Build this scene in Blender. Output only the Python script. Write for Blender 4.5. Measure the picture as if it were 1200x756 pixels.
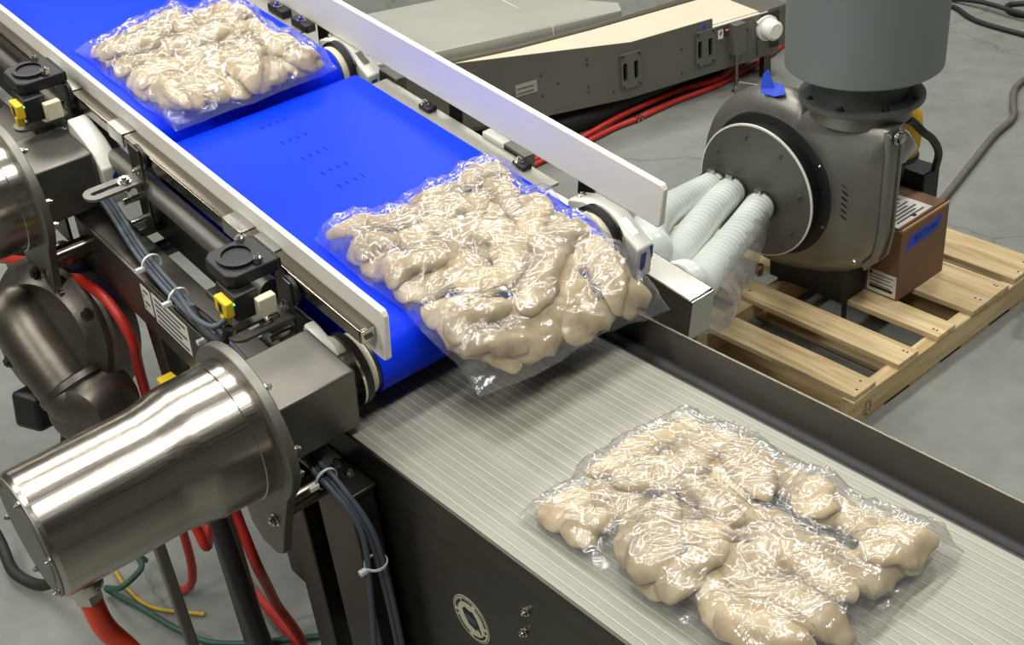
import bpy, math, random
import numpy as np
from mathutils import Vector, Matrix

for o in list(bpy.data.objects): bpy.data.objects.remove(o)
scene = bpy.context.scene
COL = scene.collection
PI = math.pi

# ------------------------------------------------------------------ camera, light, exposure
CAM_H = 1.975
RC = [(0.65127687, 0.7528906, -0.09483765), (0.35848149, -0.41540796, -0.83601869), (-0.66882693, 0.51048209, -0.54044294)]
cd = bpy.data.cameras.new('camera'); cam = bpy.data.objects.new('camera', cd); COL.objects.link(cam)
r_, d_, f_ = [Vector(v).normalized() for v in RC]
cam.matrix_world = Matrix(((r_.x, -d_.x, -f_.x, 0), (r_.y, -d_.y, -f_.y, 0), (r_.z, -d_.z, -f_.z, CAM_H), (0, 0, 0, 1)))
cd.sensor_width = 36; cd.lens = 1417.4 / 1200 * 36; cd.clip_start = .02
scene.camera = cam

w = bpy.data.worlds.new('hall'); scene.world = w; w.use_nodes = True
w.node_tree.nodes['Background'].inputs[0].default_value = (0, 0, 0, 1)
w.node_tree.nodes['Background'].inputs[1].default_value = 0

def lamp(x, y, power=100, sx=.48, sy=2.2, z=4.6, col=(1, .98, .935)):
    l = bpy.data.lights.new('ceiling_lamp_offscreen', 'AREA'); l.shape = 'RECTANGLE'; l.size = sx; l.size_y = sy
    l.energy = power; l.color = col
    o = bpy.data.objects.new('ceiling_lamp_offscreen', l); COL.objects.link(o); o.location = (x, y, z)
    return o
for lx in (-5.2, -2.6, 0.0):                   # even grid of equal ceiling fixtures over the whole hall
    for ly in (-2.4, 1.2, 4.8):
        lamp(lx, ly)

vs = scene.view_settings
vs.view_transform = 'Standard'; vs.look = 'None'; vs.exposure = -0.08; vs.gamma = 1; vs.use_curve_mapping = False

# ------------------------------------------------------------------ materials
def srgb(r, g, b):
    f = lambda c: ((c / 255) / 12.92 if c / 255 <= .04045 else (((c / 255) + .055) / 1.055) ** 2.4)
    return (f(r), f(g), f(b), 1)

def mat(name, col, rough=.5, metal=0, noise=0, nscale=20, bump=0, bscale=60, stretch=(1, 1, 1), col2=None, trans=0, spec=.5, coat=0, sss=0, aniso=0):
    m = bpy.data.materials.new(name); m.use_nodes = True
    nt = m.node_tree; b = nt.nodes['Principled BSDF']
    b.inputs['Base Color'].default_value = col; b.inputs['Roughness'].default_value = rough; b.inputs['Metallic'].default_value = metal
    b.inputs['Specular IOR Level'].default_value = spec
    if coat: b.inputs['Coat Weight'].default_value = coat; b.inputs['Coat Roughness'].default_value = .15
    if aniso: b.inputs['Anisotropic'].default_value = aniso
    if sss:
        b.inputs['Subsurface Weight'].default_value = sss; b.inputs['Subsurface Radius'].default_value = (.02, .012, .008); b.inputs['Subsurface Scale'].default_value = .4
    tc = nt.nodes.new('ShaderNodeTexCoord'); mp = nt.nodes.new('ShaderNodeMapping'); mp.inputs['Scale'].default_value = stretch
    nt.links.new(tc.outputs['Object'], mp.inputs['Vector'])
    if noise or col2:
        n = nt.nodes.new('ShaderNodeTexNoise'); n.inputs['Scale'].default_value = nscale; n.inputs['Detail'].default_value = 6
        nt.links.new(mp.outputs[0], n.inputs['Vector'])
        r = nt.nodes.new('ShaderNodeValToRGB'); c2 = col2 or tuple(max(0, c * (1 - noise)) for c in col[:3]) + (1,)
        r.color_ramp.elements[0].color = c2; r.color_ramp.elements[1].color = col
        r.color_ramp.elements[0].position = .32; r.color_ramp.elements[1].position = .68
        nt.links.new(n.outputs['Fac'], r.inputs[0]); nt.links.new(r.outputs[0], b.inputs['Base Color'])
        rr = nt.nodes.new('ShaderNodeMapRange'); rr.inputs[3].default_value = max(.02, rough - .08); rr.inputs[4].default_value = rough + .08
        nt.links.new(n.outputs['Fac'], rr.inputs[0]); nt.links.new(rr.outputs[0], b.inputs['Roughness'])
    if bump:
        n2 = nt.nodes.new('ShaderNodeTexNoise'); n2.inputs['Scale'].default_value = bscale; n2.inputs['Detail'].default_value = 4
        nt.links.new(mp.outputs[0], n2.inputs['Vector'])
        bp = nt.nodes.new('ShaderNodeBump'); bp.inputs['Strength'].default_value = bump; bp.inputs['Distance'].default_value = .004
        nt.links.new(n2.outputs['Fac'], bp.inputs['Height']); nt.links.new(bp.outputs[0], b.inputs['Normal'])
    return m

M = {}
M['blue'] = mat('blue_belt', srgb(6, 54, 240), .4, noise=.08, nscale=5, bump=.03, bscale=300, spec=.12)
M['blue_mark'] = mat('belt_print', srgb(4, 22, 120), .6, spec=.05)
M['poly'] = mat('white_polyethylene', srgb(232, 230, 220), .42, noise=.05, nscale=8)
M['ivory'] = mat('ivory_plastic', srgb(214, 208, 180), .4, noise=.06)
M['bearing_white'] = mat('white_bearing_plastic', srgb(225, 224, 214), .4, noise=.05)
M['logo_blue'] = mat('blue_print', srgb(35, 70, 160), .5)
M['steel'] = mat('brushed_steel', srgb(176, 170, 158), .27, 1, noise=.18, nscale=14, stretch=(40, 1.2, 40), bump=.05, bscale=14)
M['motor_steel'] = mat('motor_steel', srgb(190, 184, 172), .22, 1, noise=.16, nscale=10, stretch=(60, 1, 60), bump=.03, bscale=10)
M['tube_steel'] = mat('tube_steel', srgb(128, 120, 108), .2, 1, noise=.04, nscale=2, stretch=(1, 10, 10))
M['dark_steel'] = mat('dark_steel', srgb(110, 106, 98), .42, 1, noise=.3, nscale=9, bump=.05, bscale=40)
M['panel_steel'] = mat('side_panel_steel', srgb(92, 88, 80), .38, 1, noise=.3, nscale=6, stretch=(1, 1, 6))
M['matte_steel'] = mat('blasted_steel', srgb(128, 126, 118), .5, .85, noise=.15, nscale=12, bump=.05, bscale=200)
M['gearbox'] = mat('gearbox_steel', srgb(120, 117, 110), .42, .9, noise=.2, nscale=14)
M['cast'] = mat('cast_aluminium', srgb(142, 140, 132), .42, .8, noise=.2, nscale=9, bump=.12, bscale=120)
M['cast_dark'] = mat('cast_dark', srgb(120, 114, 104), .4, .9, noise=.35, nscale=12, bump=.1, bscale=70)
M['plate_grey'] = mat('inlet_plate_steel', srgb(108, 107, 102), .5, .75, noise=.15, nscale=10)
M['paint_grey'] = mat('grey_paint', srgb(112, 120, 118), .5, 0, noise=.08, nscale=4)
M['paint_grey_dark'] = mat('grey_flange_paint', srgb(84, 90, 86), .5, 0, noise=.2, nscale=14)
M['conv_grey'] = mat('conveyor_grey_steel', srgb(118, 116, 108), .5, .6, noise=.12, nscale=5)
M['black'] = mat('black_plastic', srgb(22, 22, 23), .45, noise=.2)
M['black_metal'] = mat('black_painted_steel', srgb(20, 20, 21), .5, noise=.25)
M['rubber'] = mat('black_rubber', srgb(26, 26, 27), .6)
M['cable'] = mat('grey_cable', srgb(68, 76, 84), .5)
M['red'] = mat('red_hose', srgb(176, 40, 30), .4)
M['orange'] = mat('orange_conduit', srgb(226, 72, 34), .42)
M['cord'] = mat('grey_cord', srgb(92, 88, 82), .6, noise=.2)
M['green'] = mat('green_wire', srgb(36, 78, 66), .5)
M['yellow_wire'] = mat('yellow_wire', srgb(170, 140, 40), .5)
M['yellow'] = mat('yellow_plastic', srgb(225, 190, 30), .5)
M['hat'] = mat('yellow_shell', srgb(205, 165, 45), .45, noise=.08)
M['cloth'] = mat('white_sheet', srgb(214, 214, 212), .7, bump=.1, bscale=20)
M['bolt'] = mat('bolt_steel', srgb(200, 198, 190), .18, 1)
M['zip'] = mat('zip_tie_plastic', srgb(205, 208, 204), .5)
M['tape'] = mat('blue_tape', srgb(22, 66, 196), .6, noise=.1)
M['ink'] = mat('dark_ink', srgb(14, 28, 88), .7)
M['blackink'] = mat('black_ink', srgb(28, 28, 30), .7)
M['greyink'] = mat('grey_ink', srgb(96, 96, 92), .7)
M['label'] = mat('white_label', srgb(216, 214, 204), .5, noise=.05)
M['label_cream'] = mat('cream_sticker', srgb(196, 196, 168), .5, noise=.06)
M['maroon'] = mat('maroon_label', srgb(92, 30, 44), .5)
M['tan'] = mat('tan_belt', srgb(212, 196, 172), .6, noise=.06, nscale=4)
M['carton'] = mat('cardboard', srgb(118, 88, 64), .8, noise=.12, nscale=30, stretch=(1, 1, 12))
M['carton_edge'] = mat('cardboard_edge', srgb(186, 146, 106), .85)
M['led'] = mat('green_led', srgb(40, 220, 80), .4)
b = M['led'].node_tree.nodes['Principled BSDF']; b.inputs['Emission Color'].default_value = (.1, 1, .2, 1); b.inputs['Emission Strength'].default_value = 3
M['grey_sheet'] = mat('pale_sheet_steel', srgb(168, 168, 158), .55, .25, noise=.1, nscale=3)
M['sheet_steel'] = mat('sheet_steel', srgb(186, 184, 176), .26, 1, noise=.08, nscale=6, stretch=(1, 8, 8))
M['flange_pale'] = mat('pale_flange', srgb(160, 158, 146), .4, .4, noise=.06, nscale=6)
M['flange_steel'] = mat('flange_steel', srgb(132, 126, 114), .42, .6, noise=.25, nscale=7, stretch=(.5, 1, 3))
M['belt_low'] = mat('grey_mesh_belt', srgb(143, 142, 129), .42, .15, noise=.2, nscale=30, stretch=(.12, 3, 1))
M['belt_rib'] = mat('belt_rib', srgb(172, 170, 156), .45, .1, noise=.1, nscale=30, stretch=(.3, 3, 1))

def wood(name, c1, c2):
    m = bpy.data.materials.new(name); m.use_nodes = True; nt = m.node_tree; b = nt.nodes['Principled BSDF']; b.inputs['Roughness'].default_value = .75
    tc = nt.nodes.new('ShaderNodeTexCoord'); oi = nt.nodes.new('ShaderNodeObjectInfo')
    add = nt.nodes.new('ShaderNodeVectorMath'); add.operation = 'MULTIPLY_ADD'
    cmb = nt.nodes.new('ShaderNodeCombineXYZ')
    for i in range(3): nt.links.new(oi.outputs['Random'], cmb.inputs[i])
    add.inputs[1].default_value = (7, 7, 7)
    nt.links.new(cmb.outputs[0], add.inputs[0]); nt.links.new(tc.outputs['Object'], add.inputs[2])
    mp = nt.nodes.new('ShaderNodeMapping'); mp.inputs['Scale'].default_value = (1.6, 22, 22) if 'cross' not in name else (22, 1.6, 22)
    nt.links.new(add.outputs[0], mp.inputs['Vector'])
    n = nt.nodes.new('ShaderNodeTexNoise'); n.inputs['Scale'].default_value = 2.2; n.inputs['Detail'].default_value = 7; n.inputs['Distortion'].default_value = .6
    nt.links.new(mp.outputs[0], n.inputs['Vector'])
    r = nt.nodes.new('ShaderNodeValToRGB'); r.color_ramp.elements[0].position = .3; r.color_ramp.elements[1].position = .7
    r.color_ramp.elements[0].color = c1; r.color_ramp.elements[1].color = c2
    nt.links.new(n.outputs['Fac'], r.inputs[0])
    hs = nt.nodes.new('ShaderNodeHueSaturation'); mr = nt.nodes.new('ShaderNodeMapRange'); mr.inputs[3].default_value = .85; mr.inputs[4].default_value = 1.12
    nt.links.new(oi.outputs['Random'], mr.inputs[0]); nt.links.new(mr.outputs[0], hs.inputs['Value']); nt.links.new(r.outputs[0], hs.inputs['Color'])
    nt.links.new(hs.outputs[0], b.inputs['Base Color'])
    bp = nt.nodes.new('ShaderNodeBump'); bp.inputs['Strength'].default_value = .2; bp.inputs['Distance'].default_value = .003
    nt.links.new(n.outputs['Fac'], bp.inputs['Height']); nt.links.new(bp.outputs[0], b.inputs['Normal'])
    return m
M['wood'] = wood('pine_board', srgb(170, 144, 100), srgb(212, 192, 150))
M['wood_cross'] = wood('pine_stringer_cross', srgb(168, 142, 98), srgb(208, 188, 146))

def meat_mat():
    m = bpy.data.materials.new('pale_meat'); m.use_nodes = True; nt = m.node_tree; b = nt.nodes['Principled BSDF']
    b.inputs['Roughness'].default_value = .45
    b.inputs['Subsurface Weight'].default_value = .25; b.inputs['Subsurface Radius'].default_value = (.02, .012, .007); b.inputs['Subsurface Scale'].default_value = .3
    tc = nt.nodes.new('ShaderNodeTexCoord'); oi = nt.nodes.new('ShaderNodeObjectInfo')
    n = nt.nodes.new('ShaderNodeTexNoise'); n.inputs['Scale'].default_value = 26; n.inputs['Detail'].default_value = 5
    nt.links.new(tc.outputs['Object'], n.inputs['Vector'])
    r = nt.nodes.new('ShaderNodeValToRGB'); r.color_ramp.elements[0].position = .3; r.color_ramp.elements[1].position = .72
    r.color_ramp.elements[0].color = srgb(166, 142, 100); r.color_ramp.elements[1].color = srgb(218, 200, 160)
    nt.links.new(n.outputs['Fac'], r.inputs[0])
    hs = nt.nodes.new('ShaderNodeHueSaturation'); mr = nt.nodes.new('ShaderNodeMapRange'); mr.inputs[3].default_value = .74; mr.inputs[4].default_value = 1.06
    nt.links.new(oi.outputs['Random'], mr.inputs[0]); nt.links.new(mr.outputs[0], hs.inputs['Value']); nt.links.new(r.outputs[0], hs.inputs['Color'])
    nt.links.new(hs.outputs[0], b.inputs['Base Color'])
    bp = nt.nodes.new('ShaderNodeBump'); bp.inputs['Strength'].default_value = .35; bp.inputs['Distance'].default_value = .004
    nt.links.new(n.outputs['Fac'], bp.inputs['Height']); nt.links.new(bp.outputs[0], b.inputs['Normal'])
    return m
M['meat'] = meat_mat()

def film_mat(name, base=.07, haze=.08, bscale=30, bstr=.45, stretch=(1, 1, 1)):
    m = bpy.data.materials.new(name); m.use_nodes = True; nt = m.node_tree
    for n in list(nt.nodes): nt.nodes.remove(n)
    out = nt.nodes.new('ShaderNodeOutputMaterial')
    tr = nt.nodes.new('ShaderNodeBsdfTransparent'); tr.inputs[0].default_value = (.97, .97, .97, 1)
    gl = nt.nodes.new('ShaderNodeBsdfGlossy'); gl.inputs['Roughness'].default_value = .14
    df = nt.nodes.new('ShaderNodeBsdfDiffuse'); df.inputs[0].default_value = (.85, .86, .88, 1)
    tc = nt.nodes.new('ShaderNodeTexCoord'); mp = nt.nodes.new('ShaderNodeMapping'); mp.inputs['Scale'].default_value = stretch
    nt.links.new(tc.outputs['Object'], mp.inputs[0])
    nz = nt.nodes.new('ShaderNodeTexNoise'); nz.inputs['Scale'].default_value = bscale; nz.inputs['Detail'].default_value = 4; nz.inputs['Distortion'].default_value = 1.6
    nt.links.new(mp.outputs[0], nz.inputs['Vector'])
    bp = nt.nodes.new('ShaderNodeBump'); bp.inputs['Strength'].default_value = bstr; bp.inputs['Distance'].default_value = .008
    nt.links.new(nz.outputs['Fac'], bp.inputs['Height'])
    nt.links.new(bp.outputs[0], gl.inputs['Normal'])
    fr = nt.nodes.new('ShaderNodeFresnel'); fr.inputs['IOR'].default_value = 1.5; nt.links.new(bp.outputs[0], fr.inputs['Normal'])
    mn = nt.nodes.new('ShaderNodeMath'); mn.operation = 'MINIMUM'; mn.inputs[1].default_value = .30; nt.links.new(fr.outputs[0], mn.inputs[0])
    ad = nt.nodes.new('ShaderNodeMath'); ad.operation = 'ADD'; ad.inputs[1].default_value = base; ad.use_clamp = True
    nt.links.new(mn.outputs[0], ad.inputs[0])
    m1 = nt.nodes.new('ShaderNodeMixShader'); m1.inputs[0].default_value = haze
    nt.links.new(tr.outputs[0], m1.inputs[1]); nt.links.new(df.outputs[0], m1.inputs[2])
    m2 = nt.nodes.new('ShaderNodeMixShader'); nt.links.new(ad.outputs[0], m2.inputs[0])
    nt.links.new(m1.outputs[0], m2.inputs[1]); nt.links.new(gl.outputs[0], m2.inputs[2])
    nt.links.new(m2.outputs[0], out.inputs[0])
    return m
M['film'] = film_mat('clear_bag_film')
M['sleeve'] = film_mat('clear_sleeve_film', .06, .10, 24, .35)
M['hose'] = mat('white_duct_hose', srgb(205, 212, 205), .4, noise=.06, coat=.6)

def floor_mat():
    m = bpy.data.materials.new('concrete'); m.use_nodes = True; nt = m.node_tree; b = nt.nodes['Principled BSDF']; b.inputs['Roughness'].default_value = .5
    tc = nt.nodes.new('ShaderNodeTexCoord')
    n = nt.nodes.new('ShaderNodeTexNoise'); n.inputs['Scale'].default_value = 1.6; n.inputs['Detail'].default_value = 9; n.inputs['Roughness'].default_value = .62
    n2 = nt.nodes.new('ShaderNodeTexNoise'); n2.inputs['Scale'].default_value = 14; n2.inputs['Detail'].default_value = 6
    for k in (n, n2): nt.links.new(tc.outputs['Object'], k.inputs['Vector'])
    r = nt.nodes.new('ShaderNodeValToRGB'); r.color_ramp.elements[0].position = .3; r.color_ramp.elements[1].position = .7
    r.color_ramp.elements[0].color = srgb(106, 109, 103); r.color_ramp.elements[1].color = srgb(130, 132, 125)
    nt.links.new(n.outputs['Fac'], r.inputs[0])
    r2 = nt.nodes.new('ShaderNodeValToRGB'); r2.color_ramp.elements[0].position = .25; r2.color_ramp.elements[1].position = .6
    r2.color_ramp.elements[0].color = (.85, .85, .84, 1); r2.color_ramp.elements[1].color = (1, 1, 1, 1)
    nt.links.new(n2.outputs['Fac'], r2.inputs[0])
    mx = nt.nodes.new('ShaderNodeMix'); mx.data_type = 'RGBA'; mx.blend_type = 'MULTIPLY'; mx.inputs[0].default_value = 1
    nt.links.new(r.outputs[0], mx.inputs[6]); nt.links.new(r2.outputs[0], mx.inputs[7])
    # fine shrinkage cracks
    v = nt.nodes.new('ShaderNodeTexVoronoi'); v.feature = 'DISTANCE_TO_EDGE'; v.inputs['Scale'].default_value = .75
    dist = nt.nodes.new('ShaderNodeVectorMath'); dist.operation = 'MULTIPLY_ADD'; dist.inputs[1].default_value = (.5, .5, 0)
    n3 = nt.nodes.new('ShaderNodeTexNoise'); n3.inputs['Scale'].default_value = 2.2; n3.inputs['Detail'].default_value = 4
    nt.links.new(tc.outputs['Object'], n3.inputs['Vector']); nt.links.new(n3.outputs['Color'], dist.inputs[0]); nt.links.new(tc.outputs['Object'], dist.inputs[2])
    nt.links.new(dist.outputs[0], v.inputs['Vector'])
    cr = nt.nodes.new('ShaderNodeMapRange'); cr.inputs[1].default_value = .001; cr.inputs[2].default_value = .006; cr.inputs[3].default_value = .72; cr.inputs[4].default_value = 1
    nt.links.new(v.outputs['Distance'], cr.inputs[0])
    mx2 = nt.nodes.new('ShaderNodeMix'); mx2.data_type = 'RGBA'; mx2.blend_type = 'MULTIPLY'; mx2.inputs[0].default_value = 1
    nt.links.new(mx.outputs[2], mx2.inputs[6]); nt.links.new(cr.outputs[0], mx2.inputs[7])
    nt.links.new(mx2.outputs[2], b.inputs['Base Color'])
    bp = nt.nodes.new('ShaderNodeBump'); bp.inputs['Strength'].default_value = .12; bp.inputs['Distance'].default_value = .01
    nt.links.new(n2.outputs['Fac'], bp.inputs['Height']); nt.links.new(bp.outputs[0], b.inputs['Normal'])
    return m
M['floor'] = floor_mat()
M['hall_wall'] = mat('hall_wall_paint', srgb(92, 91, 86), .7, noise=.08, nscale=2)
M['hall_ceiling'] = mat('hall_ceiling_paint', srgb(70, 70, 70), .8, noise=.1, nscale=2)

# ------------------------------------------------------------------ mesh helpers
class MB:
    def __init__(s, mtx=None): s.v = []; s.f = []; s.m = mtx or Matrix.Identity(4)
    def add(s, vs, fs):
        o = len(s.v); s.v += [s.m @ Vector(v) for v in vs]; s.f += [tuple(i + o for i in f) for f in fs]; return s
    def box(s, lo, hi):
        (a, b, c), (d, e, f) = lo, hi
        return s.add([(a, b, c), (d, b, c), (d, e, c), (a, e, c), (a, b, f), (d, b, f), (d, e, f), (a, e, f)],
                     [(0, 3, 2, 1), (4, 5, 6, 7), (0, 1, 5, 4), (1, 2, 6, 5), (2, 3, 7, 6), (3, 0, 4, 7)])
    def lathe(s, o, axis, prof, seg=32, caps=True, ph=0):
        o = Vector(o); ax = Vector(axis).normalized(); u = ax.orthogonal().normalized(); w = ax.cross(u)
        vs = []; fs = []
        for t, r in prof:
            for k in range(seg):
                a = 2 * PI * k / seg + ph; vs.append(o + ax * t + (u * math.cos(a) + w * math.sin(a)) * r)
        for i in range(len(prof) - 1):
            for k in range(seg):
                k2 = (k + 1) % seg; fs.append((i * seg + k, i * seg + k2, (i + 1) * seg + k2, (i + 1) * seg + k))
        if caps: fs.append(tuple(range(seg))[::-1]); fs.append(tuple((len(prof) - 1) * seg + k for k in range(seg)))
        return s.add(vs, fs)
    def cyl(s, p0, p1, r0, r1=None, seg=24):
        p0 = Vector(p0); p1 = Vector(p1); L = (p1 - p0).length
        return s.lathe(p0, p1 - p0, [(0, r0), (L, r0 if r1 is None else r1)], seg)
    def ring(s, o, axis, t, ro, ri, seg=40):
        return s.lathe(o, axis, [(0, ri), (0, ro), (t, ro), (t, ri), (0, ri)], seg, caps=False)
    def prism(s, poly, vec):
        n = len(poly); vec = Vector(vec); P = [Vector(p) for p in poly]
        fs = [tuple(range(n))[::-1], tuple(range(n, 2 * n))] + [(i, (i + 1) % n, n + (i + 1) % n, n + i) for i in range(n)]
        return s.add(P + [p + vec for p in P], fs)
    def tube(s, pts, r, seg=10, sub=8, ring_mod=None):
        P = [Vector(p) for p in pts]
        if len(P) > 2 and sub > 1:
            Q = []
            E = [P[0] * 2 - P[1]] + P + [P[-1] * 2 - P[-2]]
            for i in range(1, len(E) - 2):
                a, b, c, d = E[i - 1:i + 3]
                for k in range(sub):
                    t = k / sub
                    Q.append(.5 * ((2 * b) + (c - a) * t + (2 * a - 5 * b + 4 * c - d) * t * t + (3 * b - a - 3 * c + d) * t ** 3))
            Q.append(P[-1]); P = Q
        vs = []; fs = []; u = None; n = len(P)
        for i, p in enumerate(P):
            t = (P[min(i + 1, n - 1)] - P[max(i - 1, 0)]).normalized()
            u = t.orthogonal().normalized() if u is None else (u - t * u.dot(t)).normalized()
            w = t.cross(u); rr = r if ring_mod is None else ring_mod(i, n, r)
            for k in range(seg):
                a = 2 * PI * k / seg; vs.append(p + (u * math.cos(a) + w * math.sin(a)) * rr)
        for i in range(n - 1):
            for k in range(seg):
                k2 = (k + 1) % seg; fs.append((i * seg + k, i * seg + k2, (i + 1) * seg + k2, (i + 1) * seg + k))
        fs += [tuple(range(seg))[::-1], tuple((n - 1) * seg + k for k in range(seg))]
        return s.add(vs, fs)
    def bolt(s, p, axis, r=.007, h=.006):
        ax = Vector(axis).normalized()
        s.lathe(p, ax, [(0, r * 1.35), (.0015, r * 1.35)], 12); s.lathe(Vector(p) + ax * .0015, ax, [(0, r), (h, r)], 6)
        return s.lathe(Vector(p) + ax * (h + .0015), ax, [(0, r * .55), (.003, r * .5)], 8)
    def build(s, name, m, parent=None, bevel=0, smooth=35, label=None):
        V = s.v
        xs = [v.x for v in V]; ys = [v.y for v in V]; zs = [v.z for v in V]
        base = Vector(((min(xs) + max(xs)) / 2, (min(ys) + max(ys)) / 2, min(zs)))
        me = bpy.data.meshes.new(name); me.from_pydata([v - base for v in V], [], s.f); me.update()
        import bmesh
        bm = bmesh.new(); bm.from_mesh(me); bmesh.ops.recalc_face_normals(bm, faces=bm.faces); bm.to_mesh(me); bm.free()
        me.materials.append(M[m])
        if smooth:
            me.polygons.foreach_set('use_smooth', [True] * len(me.polygons)); me.set_sharp_from_angle(angle=math.radians(smooth))
        o = bpy.data.objects.new(name, me); COL.objects.link(o)
        if bevel:
            bv = o.modifiers.new('bevel', 'BEVEL'); bv.width = bevel; bv.segments = 2; bv.limit_method = 'ANGLE'; bv.angle_limit = math.radians(40)
        o.location = base
        if parent is not None:
            o.parent = parent
            pl = Vector(parent.location)
            if parent.parent is not None: pl = pl + Vector(parent.parent.location)
            o.location = base - pl
        if label: o['label'] = label
        return o

def tag(o, label, cat, group=None, kind=None):
    o['label'] = label; o['category'] = cat
    if group: o['group'] = group
    if kind: o['kind'] = kind
    return o
def thing(name, loc, label, cat, group=None):
    o = bpy.data.objects.new(name, None); COL.objects.link(o); o.location = loc; o.empty_display_size = .1
    return tag(o, label, cat, group)
def text_part(s, size, mtx, m, name, parent, label=None, depth=.0006):
    cu = bpy.data.curves.new('t', 'FONT'); cu.body = s; cu.size = size; cu.extrude = depth; cu.align_x = 'CENTER'; cu.align_y = 'CENTER'; cu.resolution_u = 2
    to = bpy.data.objects.new('t', cu); COL.objects.link(to)
    dg = bpy.context.evaluated_depsgraph_get(); me = bpy.data.meshes.new_from_object(to.evaluated_get(dg))
    bpy.data.objects.remove(to)
    mb = MB(mtx); mb.add([v.co for v in me.vertices], [tuple(p.vertices) for p in me.polygons])
    return mb.build(name, m, parent, smooth=0, label=label)

# upper conveyor frame: s along the flow (falling 8.6 deg), y across, n normal to the belt; origin on the discharge roller axis
INC = math.radians(8.625); XE, ZE = -1.328, .975
U = Vector((math.cos(INC), 0, -math.sin(INC))); N = Vector((math.sin(INC), 0, math.cos(INC))); O = Vector((XE, 0, ZE))
MU = Matrix(((U.x, 0, N.x, O.x), (0, 1, 0, 0), (U.z, 0, N.z, O.z), (0, 0, 0, 1)))
def W(s, y, n): return O + U * s + N * n + Vector((0, y, 0))
def MUo(ds, dn): return Matrix.Translation(U * ds + N * dn) @ MU
rnd = random.Random(7)

# ------------------------------------------------------------------ setting
fl = MB().box((-9, -4, -.1), (4, 9, 0)).build('floor', 'floor', smooth=0)
fl['kind'] = 'structure'; fl['label'] = 'grey concrete floor with fine cracks'
HX0, HX1, HY0, HY1, HZ = -9, 4, -4, 9, 5.0
for nm, lo, hi, mm in (('wall_left', (HX0 - .15, HY0, 0), (HX0, HY1, HZ), 'hall_wall'), ('wall_right', (HX1, HY0, 0), (HX1 + .15, HY1, HZ), 'hall_wall'),
                       ('wall_front', (HX0, HY0 - .15, 0), (HX1, HY0, HZ), 'hall_wall'), ('wall_back', (HX0, HY1, 0), (HX1, HY1 + .15, HZ), 'hall_wall'),
                       ('ceiling', (HX0, HY0, HZ), (HX1, HY1, HZ + .15), 'hall_ceiling')):
    MB().box(lo, hi).build(nm, mm, smooth=0)['kind'] = 'structure'

# ------------------------------------------------------------------ lower discharge conveyor
BZ = .90; YL, YR = .660, 1.078
dc = thing('discharge_conveyor', (-.4, .87, 0), 'low steel conveyor with a ribbed grey belt and dark side panel', 'conveyor')
X0, X1 = -1.62, 1.2
bl = MB().box((X0, YL, BZ - .012), (X1, YR, BZ)).build('belt', 'belt_low', dc, label='grey belt with fine lengthwise ribs')
nr = 29
for i in range(nr):
    y = YL + .012 + (YR - YL - .024) * i / (nr - 1)
    MB().box((X0, y - .0008, BZ), (X1, y + .0008, BZ + .0006)).build('rib', 'belt_rib', bl, smooth=0)
MB().box((X0, YL - .006, .40), (X1, YL - .001, BZ + .002)).build('side_panel', 'panel_steel', dc, .001, label='dark steel side panel')
MB().box((X0, YR + .003, .86), (X1, YR + .012, BZ - .006)).build('edge_strip', 'black', dc, .002)
MB().cyl((X0, YR + .030, BZ - .022), (X1, YR + .030, BZ - .022), .015, seg=16).build('wear_strip', 'rubber', dc)
MB().box((X0, YR + .012, .855), (X1, YR + .062, .862)).build('channel_floor', 'dark_steel', dc, .001)
MB().box((X0, YR + .056, .45), (X1, YR + .060, .932)).build('side_flange', 'flange_steel', dc, .001, label='upright steel flange along the belt')
for px, pz in ((-.895, .822), (-.905, .776), (-.3, .822), (-.31, .776)):
    MB().bolt((px, YL - .006, pz), (0, -1, 0), .005, .004).build('bolt', 'bolt', dc)
for lx in (-.75, .9):
    for ly in (YL + .05, YR):
        MB().box((lx - .025, ly - .025, 0), (lx + .025, ly + .025, .45)).build('leg', 'dark_steel', dc, .003)
# round maker's sticker on the panel
SX, SZ = -1.028, .709
def disc(r, y, seg=40): return [(SX + r * math.cos(2 * PI * k / seg), y, SZ + r * math.sin(2 * PI * k / seg)) for k in range(seg)]
st = MB().prism(disc(.040, YL - .006), (0, -.0008, 0)).build('sticker', 'label_cream', dc, label='round cream sticker with a ring of lettering')
MB().ring((SX, YL - .0068, SZ), (0, -1, 0), .0004, .0385, .0375).build('sticker_rim', 'blackink', st)
for k in range(26):
    a = PI * (.06 + .88 * k / 25)
    if k in (9, 10, 18): continue
    c, s_ = math.cos(a), math.sin(a); p = Vector((SX + .032 * c, YL - .0068, SZ + .032 * s_)); t = Vector((-s_, 0, c)) * .0012; q = Vector((c, 0, s_)) * .0026
    MB().prism([p - t - q, p + t - q, p + t + q, p - t + q], (0, -.0004, 0)).build('sticker_letter', 'blackink', st, smooth=0)
for a0, a1 in ((1.12, 1.42), (1.5, 1.86)):
    MBs = MB(); arc = [PI * (a0 + (a1 - a0) * k / 8) for k in range(9)]
    poly = [(SX + .034 * math.cos(a), YL - .0068, SZ + .034 * math.sin(a)) for a in arc] + [(SX + .030 * math.cos(a), YL - .0068, SZ + .030 * math.sin(a)) for a in arc[::-1]]
    MBs.prism(poly, (0, -.0004, 0)).build('sticker_letter', 'blackink', st, smooth=0)
em = [(-.018, .010), (-.012, .017), (-.002, .015), (.006, .017), (.013, .009), (.017, -.002), (.022, -.018), (.012, -.010), (.010, -.016), (-.006, -.013), (-.013, -.004)]
MB().prism([(SX + a, YL - .0068, SZ + c) for a, c in em], (0, -.0005, 0)).build('sticker_emblem', 'blackink', st, smooth=0)
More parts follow.
